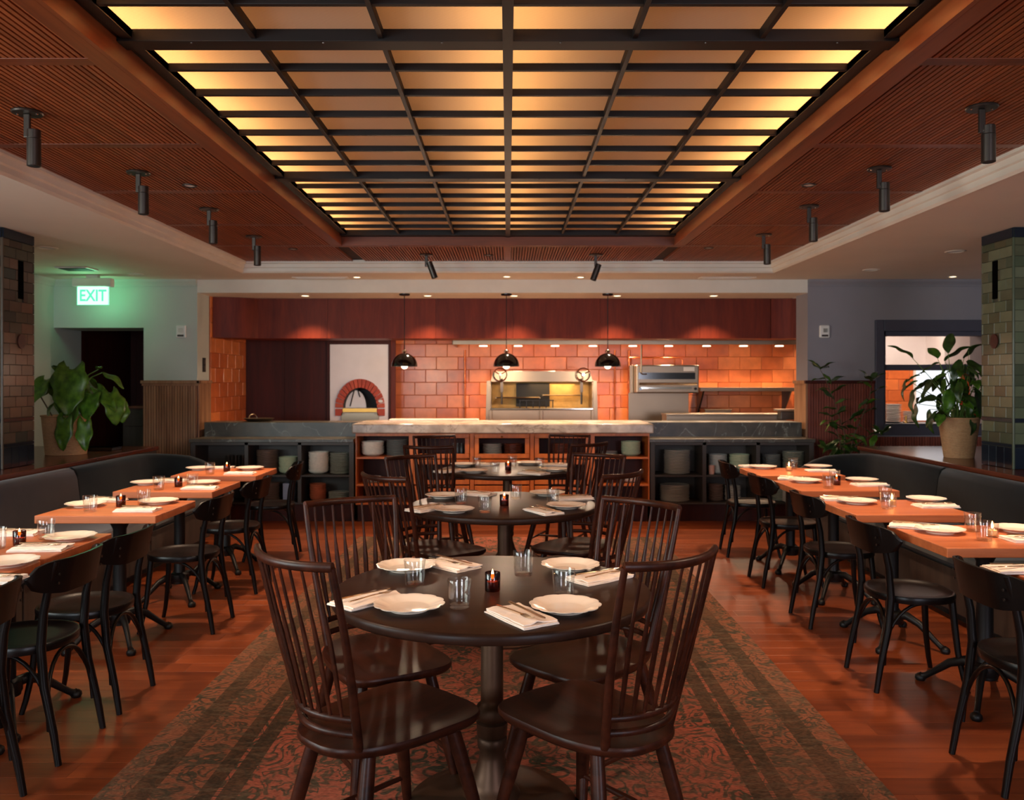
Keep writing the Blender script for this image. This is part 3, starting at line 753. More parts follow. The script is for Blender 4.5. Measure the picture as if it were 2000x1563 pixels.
# stainless hood
YH=10.5
hd=E('extractor_hood',(0,YH,0),0,'long stainless steel extractor hood lit along its underside','hood')
hx0,hx1=X_(883,YH),3.95
zh0=Z_(673,YH); 
MB().box(hx0,0,zh0,hx1,.012,zh0+.09).box(hx0,0,zh0,hx0+.012,.88,zh0+.09).box(hx1-.012,0,zh0,hx1,.88,zh0+.09).box(hx0,.0,zh0+.05,hx1,.88,zh0+.062).build('canopy','steel',hd,bevel=.002)
for k,px in enumerate((944,1012,1084,1158,1236,1306,1380,1452,1522)):
    x=X_(px,10.95); 
    MB().lathe([(0,0),(.05,0),(.055,-.012),(0,-.014)][::-1],14,(x,.45,zh0+.006)).build('hood_lamp','lampglow',hd)
    light('hood_spot','SPOT',(x,.55,zh0-.012),56,(1,.71,.45),(math.radians(-14),0,0),hd,spot_size=math.radians(130),spot_blend=1,shadow_soft_size=.04)
# downlights in the kitchen ceiling
for k,(px,lb) in enumerate(((597,'kitchen ceiling downlight over the oven, far left'),(836,'kitchen ceiling downlight between the left and middle pendants'),(1004,'kitchen ceiling downlight behind the middle pendant'),(1205,'kitchen ceiling downlight beside the right pendant'),(1393,'kitchen ceiling downlight at the far right'))):
    x=X_(px,9.62); t=disc('recessed_downlight',(x,9.60,2.455),.06,lb,'downlight','lampglow','kitchen downlights')
    light('downlight_beam','SPOT',(0,0,-.02),70,(1,.68,.42),(0,0,0),t,spot_size=math.radians(100),spot_blend=.7,shadow_soft_size=.03)
for px in (620,815,960,1120,1290,1450):
    pass
# pendants
def pendant():
    t=E('pendant_lamp',(0,0,2.455),0,'x','pendant lamp')
    MB().lathe([(0,-.02),(.055,-.02),(.06,-.012),(.06,-.001),(0,-.001)],20).build('canopy','blackm',t,smooth=True)
    zb=Z_(716,9.40)-2.455
    MB().cyl((0,0,-.02),(0,0,zb+.185),.0045,n=6).build('cord','blackmat',t)
    MB().lathe([(0,zb+.19),(.012,zb+.188),(.026,zb+.175),(.03,zb+.155),(0,zb+.15)][::-1],16).build('cap','chrome',t,smooth=True)
    R=.145; H=.15
    out=[(R*math.cos(a),zb+H*math.sin(a)) for a in [PI/2*i/10 for i in range(11)]]
    inn=[((R-.004)*math.cos(a),zb+(H-.004)*math.sin(a)) for a in [PI/2*i/10 for i in range(11)]]
    MB().lathe(out+inn[::-1],32,close=False).build('shade','blackm',t,smooth=True)
    MB().lathe([(0.0,zb-.03),(.02,zb-.026),(.036,zb-.01),(.04,zb+.012),(.03,zb+.04),(.014,zb+.07),(0,zb+.075)],16).build('bulb','bulb',t,smooth=True)
    MB().cyl((0,0,zb+.07),(0,0,zb+.14),.016,n=10).build('socket','blackmat',t)
    light('pendant_light','POINT',(0,0,zb-.05),22,(1,.72,.5),(0,0,0),t,shadow_soft_size=.03)
    return t
p0=pendant()
for i,(px,lb) in enumerate(((790,'glossy black dome pendant nearest the pizza oven'),(989,'glossy black dome pendant in the middle, over the grill'),(1187,'glossy black dome pendant on the right, beside the broiler'))):
    o=p0 if i==0 else dup(p0,(0,0,0),0,lb); o.location=(X_(px,9.40),9.40,2.455); o['label']=lb; o['group']='pendants over the pass'
# prep counter
pc=E('prep_counter',(0,0,0),0,'low stainless prep counter along the back of the kitchen','counter')
MB().box(-1.3,10.6,.86,4.4,KY-.02,.90).build('worktop','steel',pc,bevel=.003)
MB().box(-1.28,10.65,0,4.38,KY-.03,.86).build('body','steel',pc)
# grill
GY=10.70
gx0,gx1=X_(950,GY),X_(1166,GY); gz0=.90; gzt=Z_(725,GY); gm=Z_(746,GY); gl=Z_(799,GY)
gr=E('wood_fired_grill',((gx0+gx1)/2,GY,.90),0,'stainless open-fronted wood-fired grill with two chrome crank wheels','grill')
cx=(gx0+gx1)/2; hw=(gx1-gx0)/2
def L(z): return z-.90
MB().add([(-hw+.09,0,L(gzt)),(hw-.09,0,L(gzt)),(hw-.05,0,L(gm)),(-hw+.05,0,L(gm)),(-hw+.09,.45,L(gzt)),(hw-.09,.45,L(gzt)),(hw-.05,.45,L(gm)),(-hw+.05,.45,L(gm))],[(0,3,2,1),(4,5,6,7),(0,1,5,4),(3,7,6,2),(0,4,7,3),(1,2,6,5)]).build('hood','steel',gr,bevel=.003)
for s in (-1,1):
    MB().loft([[(s*(hw-.05),-.02,L(Z_(744,GY))),(s*hw*.995-.0,-.02,L(Z_(744,GY))),(s*hw*.995,.02,L(Z_(744,GY))),(s*(hw-.05),.02,L(Z_(744,GY)))],[(s*(hw-.05),-.02,0),(s*(hw+.012),-.02,0),(s*(hw+.012),.02,0),(s*(hw-.05),.02,0)]]).build('post','steel',gr,bevel=.002)
    MB().box(min(s*(hw-.06),s*(hw-.045)),.02,L(gl),max(s*(hw-.06),s*(hw-.045)),.5,L(gm)).build('side_panel','steel',gr)
MB().box(-hw+.05,-.03,L(gl)-.01,hw-.05,.01,L(gl)+.012).build('front_rail','chrome',gr,bevel=.004)
MB().box(-hw+.05,.0,0.0,hw-.05,.5,L(gl)-.012).build('ash_drawer_front','steel',gr,bevel=.003)
MB().box(-hw+.06,.45,L(gl),hw-.06,.5,L(gm)).build('firebox_wall','firebrick',gr)
MB().box(-.32,.40,L(gl)+.02,.12,.449,L(gm)-.02).build('smoked_plate','blackmat',gr)
for x,z,w_ in ((-.3,.14,.33),(.27,.17,.3)):
    g=MB()
    for k in range(9): g.cyl((x-w_+.05,.06+k*.04,L(gl)+z),(x+w_-.05,.06+k*.04,L(gl)+z),.006,n=6)
    g.cyl((x-w_+.05,.05,L(gl)+z),(x-w_+.05,.40,L(gl)+z),.008,n=6).cyl((x+w_-.05,.05,L(gl)+z),(x+w_-.05,.40,L(gl)+z),.008,n=6)
    g.build('grate','steel',gr)
br=MB().box(-.28,.10,L(gl)+.10,.16,.12,L(gl)+.112)
for k in range(6): br.box(-.28+k*.084,.10,L(gl),-.268+k*.084,.12,L(gl)+.10)
br.build('fire_basket','iron',gr)
for s,px in ((-1,977),(1,1139)):
    x=X_(px,GY-.05)-cx; z=L(Z_(732,GY-.05)); w_=MB()
    R=.082; w_.tube([(x+R*math.cos(2*PI*k/24),-.07,z+R*math.sin(2*PI*k/24)) for k in range(25)],.008,6,False)
    for k in range(3): w_.cyl((x,-.065,z),(x+R*math.cos(2*PI*k/3+.5),-.07,z+R*math.sin(2*PI*k/3+.5)),.006,n=6)
    w_.cyl((x,-.08,z),(x,.0,z),.016,n=10); w_.build('crank_wheel','chrome',gr,smooth=True)
    MB().cyl((x-s*.0-.02*s,-.03,z-.05),(x-.02*s,-.03,L(gl)+.06),.013,n=8).box(x-.02*s-.018,-.05,z-.22,x-.02*s+.018,-.015,z-.1).build('crank_rod','gunmetal',gr)
for px in (958,1057,1157):
    x=X_(px,GY)-cx; MB().box(x-.018,-.045,0,x+.018,-.013,L(gl)-.012).build('front_leg','steel',gr,bevel=.003)
light('grill_glow','AREA',(.15,.3,L(gm)-.03),5,(1,.6,.25),(0,0,0),gr,size=.6)
# broiler
BY=10.75
bx=E('broiler',(X_(1304,BY),BY,0),0,'stainless wall broiler with a long front handle beneath the hood','broiler')
hw2=(X_(1366,BY)-X_(1243,BY))/2; bz0,bz1=Z_(768,BY),Z_(713,BY)
MB().box(-hw2,0,bz0,hw2,.5,bz1).build('body','steel',bx,bevel=.015)
MB().box(-hw2+.03,-.006,Z_(741,BY),hw2-.05,0,Z_(728,BY)).build('dark_window','blackm',bx)
MB().box(hw2-.20,-.008,Z_(725,BY),hw2-.06,0,Z_(717,BY)).build('maker_plate','white',bx,bevel=.002)
MB().cyl((-hw2+.03,-.05,Z_(750,BY)),(hw2-.04,-.05,Z_(750,BY)),.016,n=12).box(-hw2+.04,-.045,Z_(751,BY),-hw2+.06,0,Z_(748,BY)).box(hw2-.07,-.045,Z_(751,BY),hw2-.05,0,Z_(748,BY)).build('handle','chrome',bx)
MB().box(-hw2+.06,-.02,Z_(760,BY),hw2-.1,0,Z_(756,BY)).build('grease_tray','chrome',bx,bevel=.003)
for s in (-1,1):
    k_=MB().cyl((s*(hw2-.05),-.03,Z_(759.5,BY)),(s*(hw2-.05),0,Z_(759.5,BY)),.018,n=12).build('knob','blackm',bx)
MB().tube([(-hw2+.06,-.03,Z_(675,BY)),(-hw2+.06,-.03,Z_(728,BY)),(-hw2+.075,-.03,Z_(731,BY)),(-hw2+.13,-.03,Z_(731,BY))],.009,8).build('water_pipe','steel',bx)
MB().tube([(-hw2-.05,.25,Z_(712,BY)),(-hw2-.05,.25,Z_(698,BY)),(hw2-.2,.25,Z_(698,BY)),(hw2-.16,.25,Z_(702,BY)),(hw2-.16,.25,Z_(713,BY))],.008,8).build('gas_pipe','copper',bx)
MB().box(-hw2-.06,.25,.90,hw2-.08,.28,bz0).box(-hw2-.05,.2,bz0,-hw2-.002,.3,bz1).build('backing_sheet','steel',bx,bevel=.003)
# overshelf
sh=E('wall_shelf',(0,KY-.02,0),0,'stainless wall shelf on brackets to the right of the broiler','shelf')
sy=KY-.42-KY+.02
x0,x1=X_(1367,11.0),X_(1553,11.0)
zt=Z_(757,11.0)
MB().box(x0,-.40,zt-.05,x1,0,zt).build('shelf_board','steel',sh,bevel=.004)
for x in (x0+.04,x1-.06):
    MB().add([(x,-.02,zt-.05),(x,-.38,zt-.05),(x,-.02,zt-.38),(x+.02,-.02,zt-.05),(x+.02,-.38,zt-.05),(x+.02,-.02,zt-.38)],[(0,2,1),(3,4,5),(0,1,4,3),(1,2,5,4),(2,0,3,5)]).build('bracket','gunmetal',sh)
# things on the right hand prep top
def simple(name,mb,mat,loc,label,cat,group=None,**k):
    o=mb.build(name,mat,**k); o.location=loc; return tag(o,label,cat,group)
def tray(px0,px1,py0,Y,mat,name,label,cat,z0=.90,depth=.3):
    x0,x1=X_(px0,Y),X_(px1,Y); h=Z_(py0,Y)-z0; w=(x1-x0)/2
    t=E(name,((x0+x1)/2,Y,z0),0,label,cat)
    MB().box(-w,0,0,w,depth,h-.015).build('body',mat,t,bevel=.006)
    MB().box(-w-.01,-.01,h-.015,w+.01,depth+.01,h).build('rim',mat,t,bevel=.004)
tray(1378,1428,800,10.9,'steel','steel_container','tall brushed steel food container under the wall shelf','container')
tray(1306,1358,810,10.2,'chrome','mixing_tray','low shiny steel tray behind the right stone upstand','tray',1.0301,.2) if 0 else None
pc2=E('pass_rail',(0,10.0,0),0,'stainless rail counter just behind the right hand stone upstand','counter')
a,b=X_(1302,10.0),X_(1536,10.0)
MB().box(a,0,0,b,.30,Z_(812,10.0)).build('body','steel',pc2,bevel=.004)
MB().box(a-.01,-.02,Z_(812,10.0),b+.01,.32,Z_(808.5,10.0)).build('top','steel',pc2,bevel=.004)
tg=E('ticket_machine',(X_(1540,9.95),9.85,1.0302),0,'grey angled steel machine at the right end of the pass','machine')
MB().box(-.12,0,0,.09,.14,.10).build('body','gunmetal',tg,bevel=.008); MB().box(-.16,-.02,.10,.09,.16,.125).build('lid','steel',tg,bevel=.004)
# copper conduits on the tile wall
for px,lb in ((908,'thin copper conduit on the tiles left of the grill'),(1201,'thin copper conduit on the tiles right of the grill'),(1229,'thick copper gas pipe next to the broiler')):
    t=E('copper_pipe',(X_(px,KY-.04),KY-.045,.90),0,lb,'pipe','copper pipes on the tiled wall')
    r=.011 if px<1220 else .016
    MB().cyl((0,0,0),(0,0,1.0),r,n=8).build('tube','copper',t,smooth=True)
    for z in (.2,.55,.85): MB().cyl((0,0,z),(0,0,z+.03),r*1.5,n=8).box(-.006,0,z+.008,.006,.03,z+.02).build('clip','copper',t)

# ------------------------------------------------ counters and shelves facing the room
FY=8.88; LV=[.205,.484,.807]
def open_unit(name,x0,x1,divs,label,mat,z1,levels,depth=.40,toe='island'):
    t=E(name,((x0+x1)/2,FY,0),0,label,'shelving unit'); c=(x0+x1)/2
    T=.02
    MB().box(x0-c+.01,.07,0,x1-c-.01,.10,.185).build('toe_kick','darkpanel',t)
    MB().box(x0-c,depth-.012,.185,x1-c,depth,z1).build('back_panel',mat,t)
    MB().box(x0-c,0,.185,x0-c+.05,depth-.012,z1).build('side_panel',mat,t,bevel=.002)
    MB().box(x1-c-.05,0,.185,x1-c,depth-.012,z1).build('side_panel',mat,t,bevel=.002)
    for d in divs: MB().box(d-c-.02,0,.205,d-c+.02,depth-.012,z1).build('divider',mat,t,bevel=.002)
    MB().box(x0-c+.05,0,.185,x1-c-.05,depth-.012,.205).build('bottom_board',mat,t,bevel=.002)
    MB().box(x0-c+.05,0,z1-.03,x1-c-.05,depth-.012,z1).build('top_rail',mat,t,bevel=.002)
    for z in levels: 
        ed=[x0+.05]+[v for d in divs for v in (d-.02,d+.02)]+[x1-.05]
        for i in range(0,len(ed),2): MB().box(ed[i]-c,.005,z-.02,ed[i+1]-c,depth-.012,z).build('shelf_board',mat,t,bevel=.002)
    return t
lx0,lx1=X_(372,FY),X_(691,FY); rx0,rx1=X_(1270,FY),X_(1590,FY)
open_unit('low_shelf_unit',lx0,lx1,[X_(481,FY),X_(585,FY)],'dark grey open shelving of crockery, left of the wooden island','gshelf',.838,[.494])
open_unit('low_shelf_unit',rx0,rx1,[X_(1376,FY),X_(1481,FY)],'dark grey open shelving of crockery, right of the wooden island','gshelf',.838,[.494])
for x0,x1,lb in ((lx0,lx1,'left'),(rx0,rx1,'right')):
    o=MB().box(x0-.01,FY-.02,.8385,x1+.01 if lb=='right' else x1,9.275,.874).build('stone_ledge','soap',bevel=.004); tag(o,'grey stone slab on top of the %s crockery shelving'%lb,'stone slab')
o=MB().box(X_(397,9.25),9.277,.0,-1.645,9.66,1.03).build('stone_upstand','soap',bevel=.004); tag(o,'raised grey stone pass counter left of the island, with a pale vein','counter')
o=MB().box(1.535,9.277,.0,X_(1568,9.25),9.66,1.03).build('stone_upstand','soap',bevel=.004); tag(o,'raised grey stone pass counter right of the island','counter')
ix0,ix1=X_(695,FY),X_(1268,FY)
isl=E('kitchen_island',(0,FY-.02,0),0,'cherry wood kitchen island with glazed doors under a pale marble top','island')
zi=.936; dp_=.75; mat='island'
MB().box(ix0+.01,.08,0,ix1-.01,.11,.185).build('toe_kick','darkpanel',isl)
MB().box(ix0,dp_-.02,0,ix1,dp_,zi).build('back_panel',mat,isl)
dv=[ix0,X_(803,FY),X_(922,FY),X_(1039,FY),X_(1157,FY),ix1]
for i,d in enumerate(dv):
    w=.022 if 0<i<5 else .012; a=max(ix0,d-w); b=min(ix1,d+w); MB().box(a,0,.185,b,dp_-.02,zi).build('stile',mat,isl,bevel=.002)
for i in range(5):
    a=dv[i]+(.022 if i else .012); b=dv[i+1]-(.022 if i<4 else .012)
    MB().box(a,0,.185,b,dp_-.02,.205).build('bottom_board',mat,isl)
    MB().box(a,0,zi-.03,b,dp_-.02,zi).build('top_rail',mat,isl)
    for z in ((.685,.40) if i in (0,4) else (.685,.655)):
        MB().box(a,.002 if i in (0,4) else .03,z-.02,b,dp_-.02,z).build('shelf_board',mat,isl,bevel=.002)
    MB().box(a,.42,.205,b,.43,zi-.03).build('inner_back','darkpanel',isl)
def door(a,b,z0,z1):
    w=.045
    d=MB().box(a,-.018,z0,b,0,z0+w).box(a,-.018,z1-w,b,0,z1).box(a,-.018,z0+w,a+w,0,z1-w).box(b-w,-.018,z0+w,b,0,z1-w).build('door',mat,isl,bevel=.003)
    MB().box(a+w,-.010,z0+w,b-w,-.006,z1-w).build('pane','doorglass',d)
    MB().lathe([(0,-.02),(.010,-.017),(.012,-.008),(.005,0)],10).build('knob','brass',d).location=((a+b)/2,-.02,z1-w/2)
    d.children[-1].rotation_euler=(-PI/2,0,0)
for i in (1,2,3):
    a=dv[i]+.028; b=dv[i+1]-.028
    door(a,b,.675,.93); door(a,b,.40,.655); 
    dr=MB().box(a,-.018,.20,b,0,.385).build('drawer',mat,isl,bevel=.004)
    MB().lathe([(0,-.02),(.010,-.017),(.012,-.008),(.005,0)],10).build('knob','brass',dr).location=((a+b)/2,-.02,.34)
MB().box(X_(688,FY-.06),-.07,zi+.001,X_(1276,FY-.06),.80,zi+.1).build('marble_top','marble',isl,bevel=.012)

# ------------------------------------------------ crockery on the shelves
def lathe_mesh(name,prof,mat,n=24,mod=None,smooth=True,close=True):
    m=MB().lathe(prof,n,mod=mod,close=close); me=bpy.data.meshes.new(name); me.from_pydata(m.v,[],m.f); me.update(); me.materials.append(M[mat])
    if smooth: 
        me.polygons.foreach_set('use_smooth',[True]*len(me.polygons))
        try: me.set_sharp_from_angle(angle=math.radians(50))
        except Exception: pass
    return me
for nm,c in (('cwhite',(236,226,208)),('cgrey',(176,178,170)),('cbrown',(172,136,112)),('cgreen',(182,194,158)),('cspeck',(206,206,184)),('cterra',(170,88,58)),('cpink',(214,160,140)),('cblue',(150,160,180)),('cdark',(60,58,56))):
    M[nm]=plain('glaze_'+nm[1:],rgb(*c),.3,var=.08 if nm!='cspeck' else .3,scale=40)
def stack(px0,px1,pytop,base,Y,mat,kind,label,group,step=None):
    """individual plates or bowls, one over the other"""
    w=(X_(px1,Y)-X_(px0,Y))/2; x=X_((px0+px1)/2,Y); top=Z_(pytop,Y); H=max(.03,top-base)
    if kind=='plate': st=.0155; th=.010; prof=[(0,0),(.62,0),(.66,.001),(1.0,.0095),(1.0,.0125),(.64,.0055),(0,.004)]
    else: st=.026; prof=[(0,0),(.55,0),(.60,.004),(.85,.012),(.97,.026),(1.0,.046),(.97,.046),(.9,.028),(.6,.012),(0,.010)]
    if step: st=step
    n=max(1,int(round(H/st)))
    me=lathe_mesh(kind,[(r*w,z) for r,z in prof],mat,20)
    ORD='topmost,second,third,fourth,fifth,sixth,seventh,eighth,ninth,tenth,eleventh,twelfth,thirteenth,fourteenth,fifteenth,sixteenth,seventeenth,eighteenth,nineteenth,twentieth,twentyfirst,twentysecond,twentythird'.split(',')
    base_label=label
    for k in range(n):
        q=n-1-k; label=('topmost '+base_label) if q==0 else ('lowest '+base_label) if k==0 else ORD[min(q,22)]+' from top, '+base_label
        o=bpy.data.objects.new('dinner_plate' if kind=='plate' else 'bowl',me); COL.objects.link(o)
        o.location=(x+random.uniform(-.003,.003),Y+random.uniform(-.003,.003),base+.0005+k*(st+.0003)); o.rotation_euler=(0,0,random.random()*6)
        tag(o,label,kind,group)
B1=.494; B0=.205; SYc=9.06
ls='left grey shelving'; rs='right grey shelving'
stack(502,543,879,B1,SYc,'cbrown','plate','brown plate in the middle upper bay of the left grey shelving','brown plates, left shelving middle bay')
stack(545,582,897,B1,SYc,'cgreen','bowl','wide pale green bowl, middle upper bay of left grey shelving','pale green bowls, left shelving middle bay')
stack(603,642,889,B1,SYc,'cwhite','bowl','cream bowl in the right upper bay of the left grey shelving','cream bowls, left shelving right bay')
stack(645,685,884,B1,SYc,'cspeck','plate','speckled grey-green plate beside cream bowls, left grey shelving','speckled plates, left shelving right bay')
stack(512,545,944,B0,SYc,'cbrown','plate','brown plate at the bottom middle of the left grey shelving','brown plates, left shelving bottom')
stack(605,637,951,B0,SYc,'cterra','bowl','small clay bowl, lower right bay of left grey shelving','clay bowls, left shelving bottom')
stack(642,684,961,B0,SYc,'cspeck','plate','pale plate at the bottom right of the left grey shelving','pale plates, left shelving bottom')
stack(706,750,868,.6855,SYc,'cwhite','bowl','cream bowl on the top left shelf of the wooden island','cream bowls, island top left')
stack(755,797,858,.6855,SYc,'cgrey','plate','grey plate on the top left shelf of the wooden island','grey plates, island top left')
stack(712,745,930,.4005,SYc,'cwhite','plate','white plate on the second left shelf of the wooden island','white plates, island second left')
stack(1172,1206,882,.6855,SYc,'cgrey','plate','small grey plate on the top right shelf of the wooden island','grey plates, island top right')
stack(1213,1251,867,.6855,SYc,'cgreen','bowl','pale green bowl on the top right shelf of the wooden island','green bowls, island top right')
stack(1215,1250,935,.4005,SYc,'cwhite','bowl','white bowl on the second right shelf of the wooden island','white bowls, island second right')
stack(1297,1347,880,B1,SYc,'cwhite','plate','cream plate in the upper left bay of the right grey shelving','cream plates, right shelving upper left')
stack(1289,1346,946,B0,SYc,'cwhite','plate','broad cream plate at the bottom left of the right grey shelving','broad cream plates, right shelving bottom left')
stack(1384,1420,893,B1,SYc,'cgrey','bowl','grey bowl in the upper middle bay of the right grey shelving','grey bowls, right shelving middle')
stack(1424,1463,890,B1,SYc,'cgreen','bowl','olive green bowl, upper middle bay of right grey shelving','olive bowls, right shelving middle')
stack(1489,1524,889,B1,SYc,'cgrey','plate','grey plate in the upper right bay of the right grey shelving','grey plates, right shelving upper right')
stack(1529,1569,881,B1,SYc,'cspeck','plate','stone coloured plate at the right end of the right grey shelving','stone plates, right shelving upper right')
stack(1384,1412,945,B0,SYc,'cbrown','plate','brown plate at the bottom middle of the right grey shelving','brown plates, right shelving bottom middle')
stack(1416,1446,948,B0,SYc,'cwhite','plate','white plate at the bottom middle of the right grey shelving','white plates, right shelving bottom middle')
stack(1508,1540,950,B0,SYc,'cspeck','plate','pale plate at the bottom right of the right grey shelving','pale plates, right shelving bottom right')
stack(943,980,866,.6855,SYc,'cwhite','plate','cream plate behind the glass of the middle island door','cream plates, middle island door')
stack(985,1021,868,.6855,SYc,'cterra','plate','terracotta plate behind the glass of the middle island door','terracotta plates, middle island door')
stack(1078,1112,868,.6855,SYc,'cterra','plate','terracotta plate behind the glass of the right island door','terracotta plates, right island door')
WSY=9.52
stack(1727,1760,789,1.0185,WSY,'cgrey','plate','grey plate on the sill of the kitchen window','plates on the window sill')
stack(1763,1788,803,1.0185,WSY,'cbrown','plate','brown plate on the sill of the kitchen window','brown plates on the window sill')
# tall glasses bottles in left shelving and jars behind the left island door
tgm=MB().lathe([(.026,0),(.030,.004),(.032,.20),(.030,.20),(.028,.01),(0,.01)],14)
tg_me=lathe_mesh('glass',[(.0,0),(.026,0),(.032,.20),(.030,.20),(.025,.012),(0,.012)],'glass',14)
for k,px in enumerate((446,453,460,467,474)):
    o=bpy.data.objects.new('tall_glass',tg_me); COL.objects.link(o); o.location=(X_(px,8.98+.07*(k%2)*1),8.98+.07*(k%2),B1+.0005); tag(o,'tall clear glass, %s, upper left bay of left grey shelving'%('leftmost,second from left,middle one,second from right,rightmost'.split(',')[k]),'glass','tall glasses, left shelving')
jm=lathe_mesh('jar',[(0,0),(.022,0),(.024,.01),(.024,.10),(.014,.12),(.014,.135),(0,.135)],'cdark',12)
for k,px in enumerate((886,894,902,911)):
    o=bpy.data.objects.new('jar',jm); COL.objects.link(o); o.location=(X_(px,9.02),9.02,.6855); tag(o,'small dark jar, %s, behind the left island door'%('leftmost,second from left,second from right,rightmost'.split(',')[k]),'jar','dark jars, left island door')
simple('storage_tub',MB().box(-.055,-.08,0,.055,.08,.19),'cblue',(X_(566,SYc),SYc,B0+.0005),'pale blue tub at the bottom of the left grey shelving','tub',bevel=.006)
simple('cup',MB().lathe([(0,0),(.028,0),(.034,.095),(.031,.095),(.026,.006),(0,.006)],16),'cpink',(X_(1390,8.96),8.96,B1+.0005),'small pink cup in the upper middle bay of the right grey shelving','cup',smooth=True)
pn=E('saute_pan',(X_(508,9.95),9.95,1.03),0,'steel pan with a loop handle behind the left stone upstand','pan')
pn.location=(X_(508,9.55),9.5,1.0302)
MB().lathe([(0,0),(.12,0),(.17,.035),(.165,.035),(.118,.004),(0,.004)],24).build('pan_body','steel',pn,smooth=True)
MB().tube([(-.05+.045*math.cos(a),-.05,.035+.05*math.sin(a)) for a in [PI*k/8 for k in range(9)]],.006,6).build('handle','chrome',pn)
simple('chopping_board',MB().box(-.5,-.1,0,.5,.1,.02),'porc',(X_(850,9.62),9.54,1.037),'long white chopping board lying on the back of the marble island','chopping board',bevel=.004)
sv=simple('votive_holder',MB().lathe([(0,0),(.03,0),(.03,.012),(.012,.018),(.01,.08),(0,.082)],12),'brass',(X_(1768,9.42),9.40,1.0185),'brass taper holder on the sill of the kitchen window','holder',smooth=True)

# ================================================================== PILLARS
def pillar(s,label):
    X0=3.66; Y0=6.12; Y1=6.53; X1=4.16; zb=.842
    t=E('tiled_pillar',(s*X0,Y0,zb),0,label,'pillar'); off=Vector((-s*X0,-Y0,-zb))
    def b(m,nm,mat,**k): m.v=[tuple(Vector(v)+off) for v in m.v]; return m.build(nm,mat,t,**k)
    mt='tgreen' if s>0 else 'tbrown'
    ax,bx_=sorted((s*(X0+.012),s*X1)); b(MB().box(ax,Y0+.012,zb,bx_,Y1,HC-.001),'core','groutg')
    def hole(u,z):
        return (abs(u-.20)<.035 and 2.11<z<2.37) or False
    rows=[]; z=zb; th=.0787
    zz=[]; 
    # base: tall navy tiles, thin navy line higher up, navy cap
    for face in ('side','front'):
        Lf=.40 if face=='side' else .49
        def put(u0,u1,z0,z1,mat,nm='tile'):
            w=u1-u0-.003; h=z1-z0-.003; me=tile_mesh(w,.012,h,mat,.0015); uc=(u0+u1)/2; zc_=(z0+z1)/2
            if face=='front': piece(nm,me,(s*(.012+uc),.0125,zc_-zb),0,t)
            else: piece(nm,me,(s*.0125,.012+uc,zc_-zb),(-PI/2 if s>0 else PI/2),t)
        n=4 if face=='side' else 5
        for k in range(n): put(Lf*k/n,Lf*(k+1)/n,zb+.0,zb+.155,'tblue')
        put(0,Lf,zb+.155,zb+.18,'tblue','base_moulding')
        z=zb+.18; row=0
        while z<HC-.115:
            if row==2: put(0,Lf,z,z+.03,'tblue','navy_band'); z+=.03; row+=1; continue
            h=min(th,HC-.075-z); u=-(.076 if row%2 else 0)
            while u<Lf-.01:
                a=max(u,0); c=min(u+.152,Lf)
                if c-a>.02:
                    skip=False
                    if face=='side':
                        cc=(a+c)/2; zc2=z+h/2
                        if 2.105<zc2<2.40 and a<.245 and c>.185:   # around the slot
                            if a<.18: put(a,.182,z,z+h,mt)
                            if c>.252: put(.252,c,z,z+h,mt)
                            skip=True
                    if not skip: put(a,c,z,z+h,mt)
                u+=.152
            z+=h; row+=1
        put(0,Lf,z,HC-.002,'tblue','cap_band')
    # slot, round inset, corner bead
    sx0,sx1=sorted((s*(X0-.002),s*(X0+.012))); b(MB().box(sx0,Y0+.012+.184,2.10,sx1,Y0+.012+.25,2.385),'wall_slot','void')
    dsc=MB().lathe([(0,0),(.05,0),(.05,.006),(0,.008)],24); d=dsc.build('round_inset','darkpanel',t); d.location=(-s*.004,.012+.215,1.78-zb); d.rotation_euler=(0,-s*PI/2,0); d.scale=(1.1,1,1)
    b(MB().cyl((s*(X0+.008),Y0+.008,zb+.0),(s*(X0+.008),Y0+.008,HC-.075),.010,n=12),'corner_bead',mt,smooth=True)
    return t
pillar(1,'pillar of olive green glazed tiles on the right ledge'); pillar(-1,'pillar of brown and grey glazed tiles on the left ledge')

